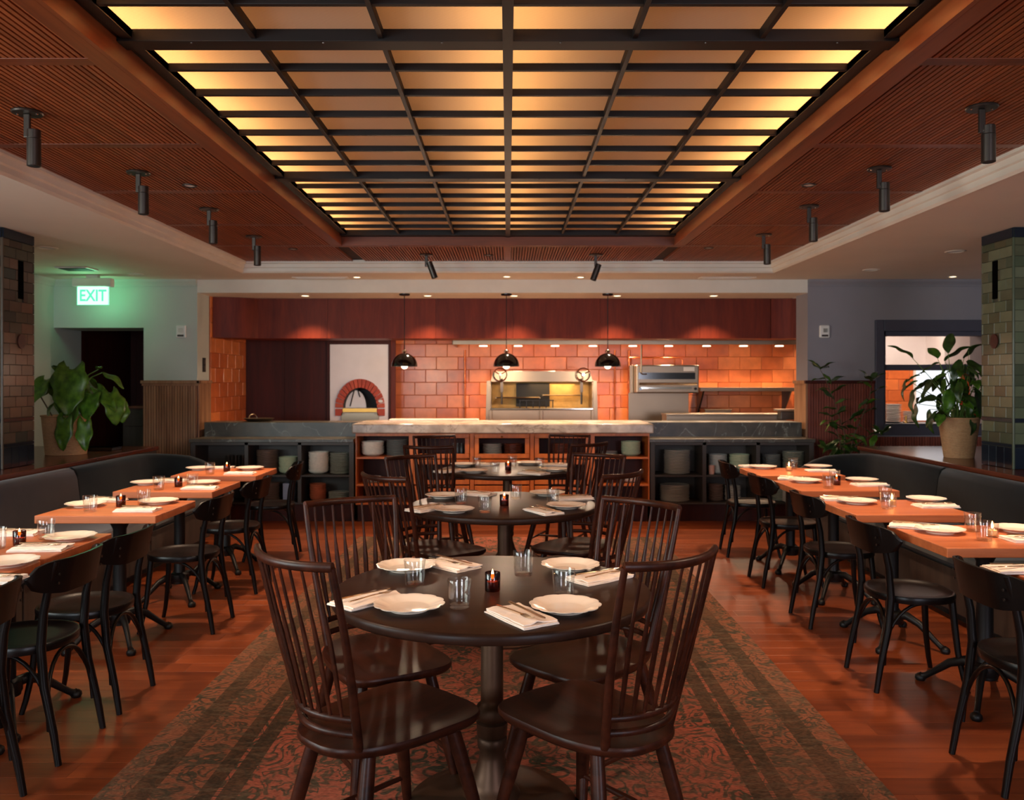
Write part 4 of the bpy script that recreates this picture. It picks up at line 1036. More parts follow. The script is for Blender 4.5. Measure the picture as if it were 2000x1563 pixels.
# ================================================================== BANQUETTES
def sweep(path,prof,name,mat,parent,**k):
    rings=[]
    for i,(p,sc) in enumerate(path):
        a=Vector(path[max(i-1,0)][0]); b=Vector(path[min(i+1,len(path)-1)][0]); d=(b-a).normalized(); nn=Vector((-d.y,d.x))
        rings.append([(p[0]+nn.x*o,p[1]+nn.y*o,z0) for o,z0 in prof(sc)])
    return MB().loft(rings).build(name,mat,parent,**k)
def banquette(s,label):
    t=E('banquette',(s*3.0,4.5,0),0,label,'banquette'); 
    def tr(o): o.location=(-s*3.0,-4.5,0); return o
    XB=3.44
    # seat base and cushions; front at 2.70
    def bx2(x0,y0,z0,x1,y1,z1,nm,mat,**k):
        a,b=sorted((s*x0,s*x1)); return tr(MB().box(a,y0,z0,b,y1,z1).build(nm,mat,t,**k))
    bx2(2.74,1.4,.06,3.40,7.75,.34,'seat_base','velvet')
    bx2(2.80,1.4,0,3.36,7.7,.06,'plinth','blackmat')
    ys=[1.4,3.05,4.75,6.45,7.75]
    for a,b in zip(ys[:-1],ys[1:]): bx2(2.70,a+.003,.341,3.26,b-.003,.465,'seat_cushion','velvet' if s>0 or a>6 else 'velvetlit',bevel=.03)
    for a,b in zip(ys[:-1],ys[1:]): bx2(2.725,a+.01,.07,2.739,b-.01,.33,'front_panel','basep',bevel=.004)
    # backs: swept section, the last one turns the corner and drops away
    def prof(sc):
        h=.815*sc; w=.11
        return [(0,.34),(.17,.345),(.165,.46),(.13,h-.06),(.11,h-.02),(.075,h),(.03,h-.004),(0,h-.03)] if True else None
    def mk(path,mat,nm='back_cushion'):
        pth=[((s*x,y),sc) for x,y,sc in path]
        if s<0: pth=pth[::-1]
        return tr(sweep(pth,prof,nm,mat,t,smooth=True))
    segs=[(1.4,3.0),(3.0,4.75),(4.75,6.50)]
    for a,b in segs: mk([(XB,a+.004,.97),(XB,a+.02,1.0),(XB,(a+b)/2,1.0),(XB,b-.02,1.0),(XB,b-.004,.97)],'velvet' if s>0 else 'velvetlit')
    path=[(XB,6.504,.97),(XB,6.52,1.0),(XB,7.2,1.0),(XB,7.6,1.0)]
    R=.42
    for k in range(1,8):
        a=PI/2*k/7; path.append((XB-R+R*math.cos(a),7.65+R*math.sin(a),1.0-.05*(k/7.)**2))
    path+= [(XB-R-.12,8.07,.90),(XB-R-.26,8.07,.80),(XB-R-.36,8.06,.70),(XB-R-.40,8.06,.62)]
    mk(path,'velvet')
    return t
banquette(-1,'long charcoal velvet banquette along the left ledge, near part coloured lighter as if lit'); banquette(1,'long dark green black velvet banquette along the right ledge')
for s,lb in ((-1,'left'),(1,'right')):
    t=E('banquette_ledge',(s*4.0,5,0),0,'polished dark wood ledge behind the %s banquette'%lb,'ledge')
    x1=4.9 if s>0 else 4.98
    a,b=sorted((s*3.45-s*4.0,s*x1-s*4.0)); 
    MB().box(a,-3.6,.802,b,3.35,.84).build('ledge_top','ledge',t,bevel=.006)
    a,b=sorted((s*3.47-s*4.0,s*(x1-.02)-s*4.0)); MB().box(a,-3.58,0,b,3.33,.801).build('ledge_body','basep',t)
# small dark things on the left ledge
tb=E('serving_tray',(X_(200,7.9),7.85,.8405),0,'flat black tray lying on the left ledge beyond the basket planter','tray')
MB().box(-.16,-.10,0,.16,.10,.012).build('tray_base','blackm',tb,bevel=.004)
MB().box(-.16,-.10,.012,.16,-.092,.03).box(-.16,.092,.012,.16,.10,.03).box(-.16,-.092,.012,-.152,.092,.03).box(.152,-.092,.012,.16,.092,.03).build('tray_rim','blackm',tb)
MB().box(-.28,-.06,0,-.19,.02,.02).build('x','white') and None
xo=bpy.data.objects['x']; xo.name='folded_card'; xo.data.name='folded_card'; xo.location=(X_(200,7.9)+.02,7.85,.8405); tag(xo,'small white folded card left of the black tray on the ledge','card')

# ================================================================== RUG
rg=MB().box(-1.42,-3.3,0,1.42,3.4,.006); ro_=rg.build('area_rug','rug'); ro_.location=(-.028,4.6,0.0003); ro_.rotation_euler=(0,0,-.0); tag(ro_,'worn red and olive patterned rug running under the round tables','rug')
ro_.rotation_euler=(0,0,-.012)
ZR=.0065

# ================================================================== FURNITURE
def windsor():
    t=E('spindle_chair',(0,0,0),0,'x','chair')
    # seat outline: wide front, rounded back; x forward
    N=40; out=[]
    for k in range(N):
        a=2*PI*k/N; c,s_=math.cos(a),math.sin(a)
        e=.62
        x=(.228*(abs(c)**.38) if c>0 else -.275*(abs(c)**.8)); y=.226*(abs(s_)**(.42 if c>0 else .72))*(1 if s_>0 else -1)
        y*= (1+.05*x/.235)
        if c<0: y*=1-.06*(abs(c))**2
        if c>.0: x+= .012*(1-abs(s_))
        out.append((x,y))
    rings=[]
    for f,z in ((.86,.412),(.95,.418),(.995,.432),(1.0,.443),(.985,.450)):
        rings.append([(x*f,y*f,z) for x,y in out])
    for f,dz in ((.9,-.001),(.7,-.008),(.45,-.012),(.2,-.011),(.02,-.009)):
        rings.append([(x*f-(.01 if f<.9 else 0),y*f,.450+dz+(.006*(1-f) if 0 else 0)) for x,y in out])
    MB().loft(rings).build('seat','chair',t,smooth=True)
    for sx,sy in ((1,1),(1,-1),(-1,1),(-1,-1)):
        a=Vector((sx*.150-.015,sy*.14,.418)); b=Vector((sx*.225+(-.03 if sx<0 else 0),sy*.215,0))
        MB().tube([a,a.lerp(b,.25),a.lerp(b,.5),a.lerp(b,1)],[.021,.0235,.022,.0145],12).build('leg','chair',t,smooth=True)
    for sy in (1,-1):
        f=lambda sx,u:Vector((sx*.150-.015,sy*.14,.418)).lerp(Vector((sx*.225+(-.03 if sx<0 else 0),sy*.215,0)),u)
        MB().tube([f(1,.72),(f(1,.72)+f(-1,.72))/2,f(-1,.72)],[.008,.012,.008],8).build('stretcher','chair',t,smooth=True)
    MB().tube([(0,.197,.117),(0,0,.117),(0,-.197,.117)],[.008,.012,.008],8).build('stretcher','chair',t,smooth=True)
    def bow(z,halfw,x,depth,u): # u -1..1
        return Vector((x-depth*(1-u*u),u*halfw,z))
    # posts
    pb=Vector((-.150,.168,.445)); 
    def post(u):   # 0..1 bottom to top, y for +side
        return Vector((-.205-.105*u-.015*u*u, .150+.055*math.sin(u*PI/2*.9)+.004*u, .445+.553*u))
    for sy in (1,-1):
        pts=[]; rr=[]
        for k in range(9):
            u=k/8.; p=post(u); pts.append((p.x,p.y*sy,p.z)); rr.append((.0175-.006*u,.0135-.004*u))
        MB().tube(pts,rr,10).build('back_post','chair',t,smooth=True)
    top=post(1); hw_=top.y
    pts=[bow(.996+.004*abs(u)**2,hw_+.004,top.x,.055,u) for u in [i/10.-1 for i in range(21)]]
    MB().tube(pts,[(.0105,.0145)]*21,10).build('crest_rail','chair',t,smooth=True)
    for nm,uu,th in (('lower_rail',.085,.012),('upper_rail',.17,.012)):
        p=post(uu); pts=[bow(p.z,p.y,p.x,.05,i/8.-1) for i in range(17)]
        MB().tube(pts,[(th*.8,th)]*17,8).build('back_rail','chair',t,smooth=True)
    p1=post(.17); p2=post(1)
    for k in range(8):
        u=-1+2*(k+1)/9.
        a=bow(p1.z,p1.y,p1.x,.05,u); b=bow(.988,p2.y,p2.x,.055,u); pts=[];rr=[]
        for q,r,bulge in ((0,.0055,0),(.12,.0085,0),(.32,.0115,0),(.50,.0115,0),(.60,.0085,0),(.68,.0060,0),(1,.0048,0)):
            p=a.lerp(b,q); p.y*=1+.10*math.sin(q*PI)*.6; pts.append(p); rr.append((r,min(r*.85,.0058)))
        MB().tube(pts,rr,7).build('spindle','chair',t,smooth=True)
    return t
def bentwood():
    t=E('bentwood_chair',(0,0,0),0,'x','chair')
    N=36; out=[]
    for k in range(N):
        a=2*PI*k/N; c,s_=math.cos(a),math.sin(a)
        x=.20*(abs(c)**.8)*(1 if c>0 else -1); y=.205*(abs(s_)**.85)*(1 if s_>0 else -1)
        if c<0: y*=1-.13*c*c
        out.append((x,y))
    rings=[]
    for f,z in ((.93,.418),(.99,.422),(1.0,.435),(1.0,.448),(.985,.455),(.93,.455),(.90,.449),(.6,.444),(.25,.441),(.02,.440)):
        rings.append([(x*f,y*f,z) for x,y in out])
    MB().loft(rings).build('seat','black',t,smooth=True)
    for sy in (1,-1):
        pts=[(-.235,sy*.178,0),(-.215,sy*.175,.12),(-.175,sy*.17,.30),(-.160,sy*.165,.45),(-.170,sy*.165,.58),(-.195,sy*.168,.70),(-.222,sy*.170,.785)]
        MB().tube(pts,[.0125,.015,.0175,.018,.0165,.0145,.012],10).build('leg','black',t,smooth=True)
        pts=[(.145,sy*.135,.43),(.155,sy*.145,.30),(.165,sy*.155,.18),(.185,sy*.17,.06),(.20,sy*.18,0)]
        MB().tube(pts,[.017,.016,.0145,.0125,.0115],10).build('leg','black',t,smooth=True)
        # side brace curling from the rear leg up under the seat
        pts=[]
        for k in range(11):
            a=k/10.; 
            pts.append((-.212+.012+.20*(1-math.cos(a*PI/2)),sy*(.176-.03*a),.13+.285*math.sin(a*PI/2)))
        MB().tube(pts,.0085,8).build('brace','black',t,smooth=True)
        for z in (.70,.735): MB().lathe([(0,0),(.005,.002),(.006,.005)],8).build('rivet','gunmetal',t).matrix_local=Matrix.Translation((-.219-.012+(.735-z)*.1,sy*.168,z))@Matrix.Rotation(PI/2,4,'Y')@Matrix.Rotation(PI,4,'X')
    pts=[]
    for k in range(17):
        a=PI*k/16; pts.append((-.195+.03*math.sin(a),.172*math.cos(a),.13+.27*math.sin(a)**.8))
    MB().tube(pts,.0085,8).build('brace','black',t,smooth=True)
    # curved backrest panel
    nu,nv=20,6
    def fx(u,v,side):
        yy=(u*2-1); y=yy*.245
        e=(1-abs(yy)**5)**.5 if abs(yy)<1 else 0
        zc_=.722+.006*abs(yy)**2; hh=.070*max(e,.02)
        z=zc_+(v*2-1)*hh+ .0
        x=-.222-.030*(1-yy*yy)+.075*max(0,abs(yy)-.55)/.45-(z-.728)*.2
        return (x+side,y,z)
    m=MB(); m.grid(lambda u,v:fx(u,v,.007),nu,nv); m.grid(lambda u,v:fx(u,v,-.005),nu,nv,True)
    w=nu+1; n0=(nu+1)*(nv+1)
    for i in range(nu):
        m.f.append((i,n0+i,n0+i+1,i+1)); j=nv*w; m.f.append((j+i+1,n0+j+i+1,n0+j+i,j+i))
    for j in range(nv):
        m.f.append((j*w,(j+1)*w,n0+(j+1)*w,n0+j*w)); m.f.append(((j+1)*w+nu,j*w+nu,n0+j*w+nu,n0+(j+1)*w+nu))
    m.build('backrest','black',t,smooth=True)
    return t
def round_table():
    t=E('round_table',(0,0,0),0,'x','table')
    R=.545
    MB().lathe([(0,.722),(R-.02,.722),(R-.004,.727),(R,.734),(R,.752),(R-.004,.758),(R-.01,.76),(0,.76)],96).build('tabletop','rtable',t,smooth=True)
    MB().lathe([(0,.70),(.16,.70),(.16,.722),(0,.722)],32).build('mounting_plate','iron',t)
    pr=[(.0,.05),(.10,.05),(.085,.075),(.075,.085),(.072,.10),(.060,.125),(.045,.175),(.043,.205),(.050,.215),(.052,.245),(.047,.250),(.052,.256),(.054,.298),(.046,.304),(.056,.312),(.059,.325),(.056,.348),(.050,.358),(.040,.366),(.039,.38),(.038,.70),(0,.70)]
    MB().lathe(pr,32).build('pedestal','bronze',t,smooth=True)
    MB().lathe([(0,0),(.292,0),(.298,.012),(.288,.026),(.24,.036),(.13,.044),(.11,.052),(0,.054)],64).build('base','bronze',t,smooth=True)
    return t
def square_table():
    t=E('square_table',(0,0,0),0,'x','table')
    b=MB().box(-.325,-.29,.717,.325,.29,.76).build('tabletop','stable',t,bevel=.004)
    MB().box(-.12,-.12,.70,.12,.12,.717).build('mounting_plate','iron',t)
    MB().lathe([(0,.10),(.055,.10),(.06,.125),(.045,.15),(.036,.18),(.036,.64),(.05,.67),(.06,.70),(0,.70)],20).build('column','iron',t,smooth=True)
    for k in range(4):
        a=[(.17,.24),(-.17,.24),(-.17,-.24),(.17,-.24)][k]; d=Vector((a[0],a[1],0)); pts=[];rr=[]
        for u,z,r in ((0.08,.145,.024),(.3,.155,.024),(.55,.125,.020),(.8,.065,.016),(.93,.035,.015),(1.0,.022,.018),(1.04,.022,.020)):
            pts.append((d.x*u,d.y*u,z)); rr.append((r*.85,r))
        MB().tube(pts,rr,10).lathe([(0,0),(.02,0),(.026,.01),(.024,.025),(.012,.035),(0,.036)],12,(d.x*1.04,d.y*1.04,0)).build('foot','iron',t,smooth=True)
    MB().lathe([(0,.10),(.05,.10),(.062,.12),(.062,.16),(.04,.175),(0,.175)],16).build('hub','iron',t,smooth=True)
    return t
# ---- round tables and spindle chairs
TAB=[(-.055,2.92,'nearest'),(-.022,4.93,'middle'),(-.004,6.90,'farthest')]
rt=round_table()
tlab={'nearest':'dark round pedestal table nearest the camera, on the rug','middle':'dark round pedestal table in the middle of the row of three','farthest':'dark round pedestal table closest to the kitchen island'}
for i,(x,y,nm) in enumerate(TAB):
    o=rt if i==0 else dup(rt,(0,0,0),0,'x'); o.location=(x,y,ZR); o['label']=tlab[nm]; o['group']='round tables on the rug'
wc=windsor()
# chair given by the two top corners of its back (near px, far px) -> centre and angle
def from_top(p1,p2):
    (x1,y1),(x2,y2)=p1,p2
    mx,my=(x1+x2)/2,(y1+y2)/2; dx,dy=x2-x1,y2-y1; L_=math.hypot(dx,dy)
    return mx,my,dx/L_,dy/L_
CH=[ # back centre x,y ; facing angle deg ; table ; place
 (-.603,2.39,46,'nearest','front left'),(.458,2.385,129,'nearest','front right'),(-.645,3.49,-60,'nearest','rear left'),(.53,3.43,-136,'nearest','rear right'),
 (-.64,4.40,44,'middle','front left'),(.61,4.53,140,'middle','front right'),(-.63,5.52,-50,'middle','rear left'),(.60,5.63,-123,'middle','rear right'),
 (-.60,6.40,80,'farthest','front left'),(.64,6.68,128,'farthest','front right'),(-.66,7.60,-70,'farthest','rear left'),(.56,7.72,-112,'farthest','rear right')]
for i,(x,y,a,tn,pl_) in enumerate(CH):
    a=math.radians(a); d=.335
    loc=(x+d*math.cos(a),y+d*math.sin(a),ZR)
    lb='dark walnut spindle-back chair at the %s seat of the %s round table'%(pl_,tn)
    o=wc if i==0 else dup(wc,(0,0,0),0,lb); o.location=loc; o.rotation_euler=(0,0,a); o.scale=(1.05,.92,.977); o['label']=lb; o['group']='spindle-back chairs at the round tables'
# ---- side tables
st0=square_table(); 
LT=[(-2.20,3.10,'front left end of the row, cut by the left edge'),(-2.20,3.71,'second'),(-2.21,4.81,'third'),(-2.25,5.79,'fourth'),(-2.24,6.71,'last')]
RTt=[(2.22,2.98,'first'),(2.22,3.935,'second'),(2.20,4.84,'third'),(2.25,5.84,'fourth'),(2.25,6.73,'last')]
ordn=['nearest','second','third','fourth','farthest']
sq=[]
for side,lst in (('left',LT),('right',RTt)):
    for k,(x,y,_) in enumerate(lst):
        lb='square oak-topped table, %s of the %s row by the banquette'%(ordn[k] if k in (0,4) else ordn[k]+' from the camera',side)
        o=st0 if not sq else dup(st0,(0,0,0),0,lb); o.location=(x,y,0.0005); o['label']=lb; o['group']='square tables along the %s banquette'%side; sq.append(o)
bc=bentwood()
CL=[(-1.965,2.84,180),(-1.965,3.43,180),(-1.96,3.93,180),(-1.96,5.12,180),(-1.985,6.05,180),(-2.0,7.12,190)]
CR=[(2.0,3.18,0),(1.985,4.19,0),(2.04,5.22,0),(2.06,6.22,0),(2.09,7.25,-4)]
nm6=['nearest','second nearest','third nearest','third farthest','second farthest','farthest']; nm5=['nearest','second nearest','middle','second farthest','farthest']
first=True
for side,lst,nn in (('left',CL,nm6),('right',CR,nm5)):
    for k,(x,y,a) in enumerate(lst):
        lb='black bentwood chair, %s of the %s row, its back to the aisle'%(nn[k],side)
        o=bc if first else dup(bc,(0,0,0),0,lb); first=False
        o.location=(x,y,.0005); o.rotation_euler=(0,0,math.radians(a)); o['label']=lb; o['group']='bentwood chairs on the %s side'%side

# ================================================================== TABLE SETTINGS
ZT=.76+ZR; ZS=.7607
def scal(t,r): return 1+ (.060*abs(math.cos(6*t))**.7-.04)*(1 if r>.09 else (.5 if r>.075 else 0))
plm=lathe_mesh('plate',[(0,.003),(.055,.003),(.058,0),(.062,0),(.064,.004),(.080,.009),(.098,.0155),(.110,.019),(.111,.0215),(.108,.0215),(.096,.018),(.080,.013),(.068,.0085),(.060,.007),(0,.0065)],'porc',72,scal)
glm=lathe_mesh('tumbler',[(0,0),(.030,0),(.0325,.003),(.0385,.088),(.0375,.090),(.0365,.088),(.0305,.009),(0,.008)],'glass',44)
vom=lathe_mesh('votive',[(0,0),(.024,0),(.026,.003),(.0265,.062),(.0255,.063),(.0245,.062),(.0225,.010),(0,.009)],'amber',24)
vcm=lathe_mesh('votive_clear',[(0,0),(.024,0),(.026,.003),(.0265,.062),(.0255,.063),(.0245,.062),(.0225,.010),(0,.009)],'glass',24)
wxm=lathe_mesh('wax',[(0,0),(.019,0),(.019,.022),(0,.021)],'wax',16)
wkm=lathe_mesh('wick',[(0,0),(.0012,0),(.0012,.009),(0,.009)],'blackmat',6)
flm=lathe_mesh('flame',[(0,0),(.0034,.003),(.0058,.010),(.0048,.019),(.002,.029),(0,.036)],'flame',12)
def napkin_mesh(seed):
    random.seed(seed); m=MB(); nx,ny=16,10
    Lx,Ly=.225,.125
    for layer in range(3):
        ox=random.uniform(-.004,.004); oy=random.uniform(-.003,.003); sh_=random.uniform(-.05,.05); k=1-.02*layer
        def fn(u,v,dz):
            x=(u-.5)*Lx*k+ox; y=(v-.5)*Ly*k+oy+sh_*x
            z=.0005+layer*.0045+.0012*noise.noise(Vector((x*18,y*18,seed*3.1+layer)))+dz
            if layer==2: z+=.007*max(0,math.cos((v-.25-.15*u)*PI*2.2))**3*(.4+.6*u)+.003*noise.noise(Vector((x*35,y*20,seed)))
            if u in (0,1) or v in (0,1): z-=.0008 if dz>0 else 0
            x+=.004*noise.noise(Vector((v*3,seed,layer))); y+=.004*noise.noise(Vector((u*3,seed+9,layer)))
            return (x,y,max(z,.0003))
        b0=len(m.v); m.grid(lambda u,v:fn(u,v,.0042),nx,ny); m.grid(lambda u,v:fn(u,v,0.0),nx,ny,True)
        w=nx+1; n0=b0+w*(ny+1)
        for i in range(nx):
            m.f.append((b0+i,n0+i,n0+i+1,b0+i+1)); j=ny*w; m.f.append((b0+j+i+1,n0+j+i+1,n0+j+i,b0+j+i))
        for j in range(ny):
            m.f.append((b0+j*w,b0+(j+1)*w,n0+(j+1)*w,n0+j*w)); m.f.append((b0+(j+1)*w+nx,b0+j*w+nx,n0+j*w+nx,n0+(j+1)*w+nx))
    me=bpy.data.meshes.new('napkin'); me.from_pydata(m.v,[],m.f); me.update(); me.materials.append(M['linen'])
    me.polygons.foreach_set('use_smooth',[True]*len(me.polygons))
    try: me.set_sharp_from_angle(angle=math.radians(60))
    except Exception: pass
    return me
napm=[napkin_mesh(i) for i in range(1,5)]
def meshof(m,nm,mat,smooth=True):
    me=bpy.data.meshes.new(nm); me.from_pydata(m.v,[],m.f); me.update(); me.materials.append(M[mat])
    if smooth: me.polygons.foreach_set('use_smooth',[True]*len(me.polygons))
    return me
fk=MB().tube([(.095,0,.002),(.05,0,.003),(0,0,.004),(-.03,0,.003),(-.04,0,.003)],[(.0055,.0015),(.0045,.0017),(.0028,.002),(.003,.0018),(.010,.0012)],8)
for k in range(4): fk.tube([(-.038,-.0085+k*.0057,.003),(-.065,-.0085+k*.0057,.001),(-.09,-.0075+k*.005,.004)],[(.0018,.001),(.0016,.001),(.0008,.0006)],5)
fkm=meshof(fk,'fork','cut')
kn=MB().tube([(.10,0,.003),(.06,0,.003),(.015,0,.003),(.005,0,.003)],[(.0065,.003),(.006,.003),(.0045,.0028),(.006,.0012)],8)
kn.add([(.005,-.007,.002),(-.10,-.006,.002),(-.112,.002,.002),(-.10,.008,.002),(.005,.006,.002),(.005,-.007,.0036),(-.10,-.006,.0030),(-.112,.002,.003),(-.10,.008,.0036),(.005,.006,.0036)],[(0,1,2,3,4),(9,8,7,6,5),(0,5,6,1),(1,6,7,2),(2,7,8,3),(3,8,9,4),(4,9,5,0)])
knm=meshof(kn,'knife','cut',False)
random.seed(11)
def place(me,name,px,py,z,rz,label,cat,group):
    x,y=P(px,py,z); o=bpy.data.objects.new(name,me); COL.objects.link(o); o.location=(x,y,z); o.rotation_euler=(0,0,rz); return tag(o,label,cat,group)
def setting(z,plate,nap,glass,ang,where,tname,k,grp,cut=True):
    if plate: place(plm,'scalloped_plate',plate[0],plate[1],z+.0002,random.random(),'cream scalloped plate, %s, %s'%(where,tname),'plate',grp)
    if nap:
        n=place(napm[k%4],'folded_napkin',nap[0],nap[1],z+.0002,math.radians(ang)+random.uniform(-.08,.08),'folded pale napkin, %s, %s'%(where,tname),'napkin',grp)
        if cut:
            for me,nm,off,tw in ((fkm,'fork',-.022,.06),(knm,'knife',.018,-.05)):
                o=bpy.data.objects.new(nm,me); COL.objects.link(o); a=n.rotation_euler.z
                o.location=(n.location.x-math.sin(a)*off,n.location.y+math.cos(a)*off,z+.0215); o.rotation_euler=(0,0.0,a+PI+tw)
                tag(o,'steel %s on the napkin, %s, %s'%(nm,where,tname),nm,grp)
    if glass: place(glm,'glass_tumbler',glass[0],glass[1],z+.0002,0,'clear glass tumbler, %s, %s'%(where,tname),'glass',grp)
def votive(px,py,z,tname,clear=False,grp='candles on the tables',e=.35):
    x,y=P(px,py,z); t=E('votive_candle',(x,y,z+.0002),0,('lit candle in a clear glass votive on the ' if clear else 'lit candle in a dark amber votive on the ')+tname,'candle',grp)
    piece('votive_glass',vcm if clear else vom,(0,0,0),0,t)
    piece('wax',wxm,(0,0,.0102),0,t); h=.022
    piece('wick',wkm,(0,0,.0102+h),0,t); piece('flame',flm,(0,0,.0102+h+.006),0,t)
    light('candle_light','POINT',(0,0,.058),e,(1,.45,.14),(0,0,0),t,shadow_soft_size=.006)
G1='place settings on the nearest round table'
PT1=[('front left',(799,1190),(718,1176),(897,1186),48),('front right',(1104,1192),(1018,1208),(1101,1164),-57),('rear left',(793,1113),(880,1106),(810,1143),-45),('rear right',(1114,1111),(1172,1131),(1022,1124),37)]
PT2=[('front left',(887,1000),(834,996),(947,1001),48),('front right',(1106,992),(1061,1001),(1080,984),-57),('rear left',(866,972),(932,967),(900,984),-30),('rear right',(1069,967),(1120,975),(1007,975),20)]
PT3=[('front left',(925,923),(878,922),(967,925),40),('front right',(1083,920),(1043,926),(1054.5,915),-40),('rear left',(906,910),(946,909),(931,913),-20),('rear right',(1033,907),(1083,910),(1001,911),15)]
for tn,pts,g in (('nearest round table',PT1,'settings, nearest round table'),('middle round table',PT2,'settings, middle round table'),('farthest round table',PT3,'settings, farthest round table')):
    for k,(wh,pl_,np_,gs,an) in enumerate(pts): setting(ZT,pl_,np_,gs,an,wh,tn,k+len(g),g)
votive(962,1154,ZT,'nearest round table'); votive(985,988,ZT,'middle round table'); votive(992.5,919,ZT,'farthest round table')
SQ=[('third square table of left row',[('aisle side',(310,983),(270,998),(281,986),0),('banquette side',(168,989),(205,979),(176,1000),0)],(236,989.5),False),
('fourth square table of left row',[('aisle side',(398,946),(391,955),(375.6,951),0),('banquette side',(288,946),(333,941),(310,957),0)],(348.6,951),False),
('farthest square table of left row',[('aisle side',(488,917.5),(470,926),None,0),('banquette side',(391,917.5),(428,915),(410,926),0)],(443,921),False),
('second square table of left row',[('aisle side',(137,1054),(81,1073),(90,1053),0),('banquette side',None,(31,1044),(-6,1072),0)],(38,1064.7),False),
('nearest square table of left row',[('aisle side',(16,1104),(-22,1135),None,0)],None,False),
('second square table of right row',[('aisle side',(1836,1040),(1786,1031),(1922,1056),-25),('banquette side',(1988,1038),(2015,1056),(1899.6,1038),0)],(1938,1049),True),
('third square table of right row',[('aisle side',(1674,983),(1643,977),(1733,994),-12),('banquette side',(1809,979),(1827,990),(1729,979),0)],(1742,989),True),
('fourth square table of right row',[('aisle side',(1573,942),(1551,937),(1618,953.6),-12),('banquette side',(1683.6,940.6),(1699,948.5),(1630,943),0)],(1634,947.5),False),
('farthest square table of right row',[('aisle side',(1490,915),(1472,912),(1548.7,916),0),('banquette side',(1598,914),(1603,921),None,0)],(1541,920),True),
('nearest square table of right row',[('aisle side',None,(1990,1116),None,0)],None,False)]
for i,(tn,pts,vt_,cl) in enumerate(SQ):
    for k,(wh,pl_,np_,gs,an) in enumerate(pts): setting(ZS,pl_,np_,gs,an,wh,tn,k+i,'settings, '+tn,cut=(i not in (2,8)))
    if vt_: votive(vt_[0],vt_[1],ZS,tn,cl)

# ================================================================== PLANTS
def leaf_mesh(L,Wd,lobes=0,droop=.3,fold=.15,mat='leaf',seed=0,n=14):
    """heart/oval blade along +x, y across"""
    m=MB(); nx,ny=n,6
    def fn(u,v):
        if lobes:
            w=Wd*(math.sin(PI*min(1,u*.93+.07))**.6)*(1+.10*math.sin(u*PI*lobes*2+1))*(1-.35*u)
            x=u*L-(.22*L*abs(v*2-1)**2*(1-u)**2)
        else:
            w=Wd*(math.sin(PI*(u*.96+.02))**.8)*(1-.2*u); x=u*L
        y=(v*2-1)*w*.5
        z=fold*abs(y)-droop*x*x/L+.015*math.sin(u*9+seed)*abs(v*2-1)*(L/.3)
        return (x,y,z)
    m.grid(fn,nx,ny); me=meshof(m,'leaf',mat); return me
def leafobj(me,parent,p,yaw,pitch,roll=0,sc=1):
    o=bpy.data.objects.new('leaf',me); COL.objects.link(o); o.parent=parent; o.location=p
    o.rotation_euler=(roll,pitch,yaw); o.scale=(sc,)*3
    m=o.modifiers.new('s','SOLIDIFY'); m.thickness=.0012; return o
def basket(t,r0,r1,h,mat='basket'):
    m=MB().lathe([(0,0),(r0,0),(r1,h),(r1+.008,h+.004),(r1+.006,h+.014),(r1-.008,h+.012),(r1-.012,h-.02),(0,h-.02)],40,mod=lambda a,r:1+.006*math.sin(a*40)); m.build('basket',mat,t,smooth=True)
    MB().lathe([(0,h-.019),(r1-.013,h-.019),(r1-.02,h-.012),(0,h-.008)],24).build('soil','soil',t)
# left broad leaved plant
lp=E('potted_plant',(-3.88,7.42,.8405),0,'broad-leaved potted plant in a woven basket on the left ledge','plant')
basket(lp,.165,.195,.33)
YP=7.42
def loc3(px,py,dy=0): 
    Y=YP+dy; return Vector((X_(px,Y)+3.88,dy,Z_(py,Y)-.8405))
base=Vector((0,0,.32))
LV=[ # attach px,py, dy, yaw, pitch(deg +down), L, W, lobes, roll
 (140,722,-.15,-80,62,.40,.34,3,0),(190,760,-.05,-20,35,.26,.15,2,25),(192,722,0,-60,-25,.12,.06,0,0),
 (215,768,-.05,-30,62,.28,.24,3,10),(178,770,-.12,-100,60,.22,.26,2,0),(125,738,.05,150,30,.24,.22,2,0),
 (97,760,.0,170,20,.20,.20,2,0),(128,818,-.22,-100,75,.27,.17,2,-15),(165,825,-.2,-70,68,.24,.16,2,10),(200,728,.1,10,25,.22,.12,0,20),(150,735,.1,60,20,.26,.22,2,0),(105,790,-.1,-140,55,.16,.14,2,0),(88,742,-.02,-110,48,.24,.20,2,-10),(150,790,-.16,-120,66,.22,.18,2,8),(165,745,-.06,20,48,.24,.20,2,15),(238,790,0,-50,66,.16,.14,2,0),(115,715,.08,110,10,.20,.16,2,0),(120,775,-.08,-60,50,.18,.14,2,0)]
for i,(px,py,dy,yw,pt_,L_,W_,lb_,rl) in enumerate(LV):
    p=loc3(px,py,dy)
    leafobj(leaf_mesh(L_,W_,lb_,.25,.12,'leaf',i),lp,p,math.radians(yw),math.radians(pt_),math.radians(rl))
    mid=(base+p)/2+Vector((0,0,.08)); mid.x=(base.x*.6+p.x*.4)
    b0=base+Vector((random.uniform(-.05,.05),random.uniform(-.05,.05),-.02))
    MB().tube([b0,b0.lerp(mid,.6)+Vector((0,0,.02)),mid.lerp(p,.5)+Vector((0,0,.02)),p],[.009,.008,.006,.0045],7).build('stem','stemg',lp,smooth=True)
MB().cyl((-.12,.02,.31),(-.22,.0,.50),.006,n=6).build('support_cane','stemb',lp)
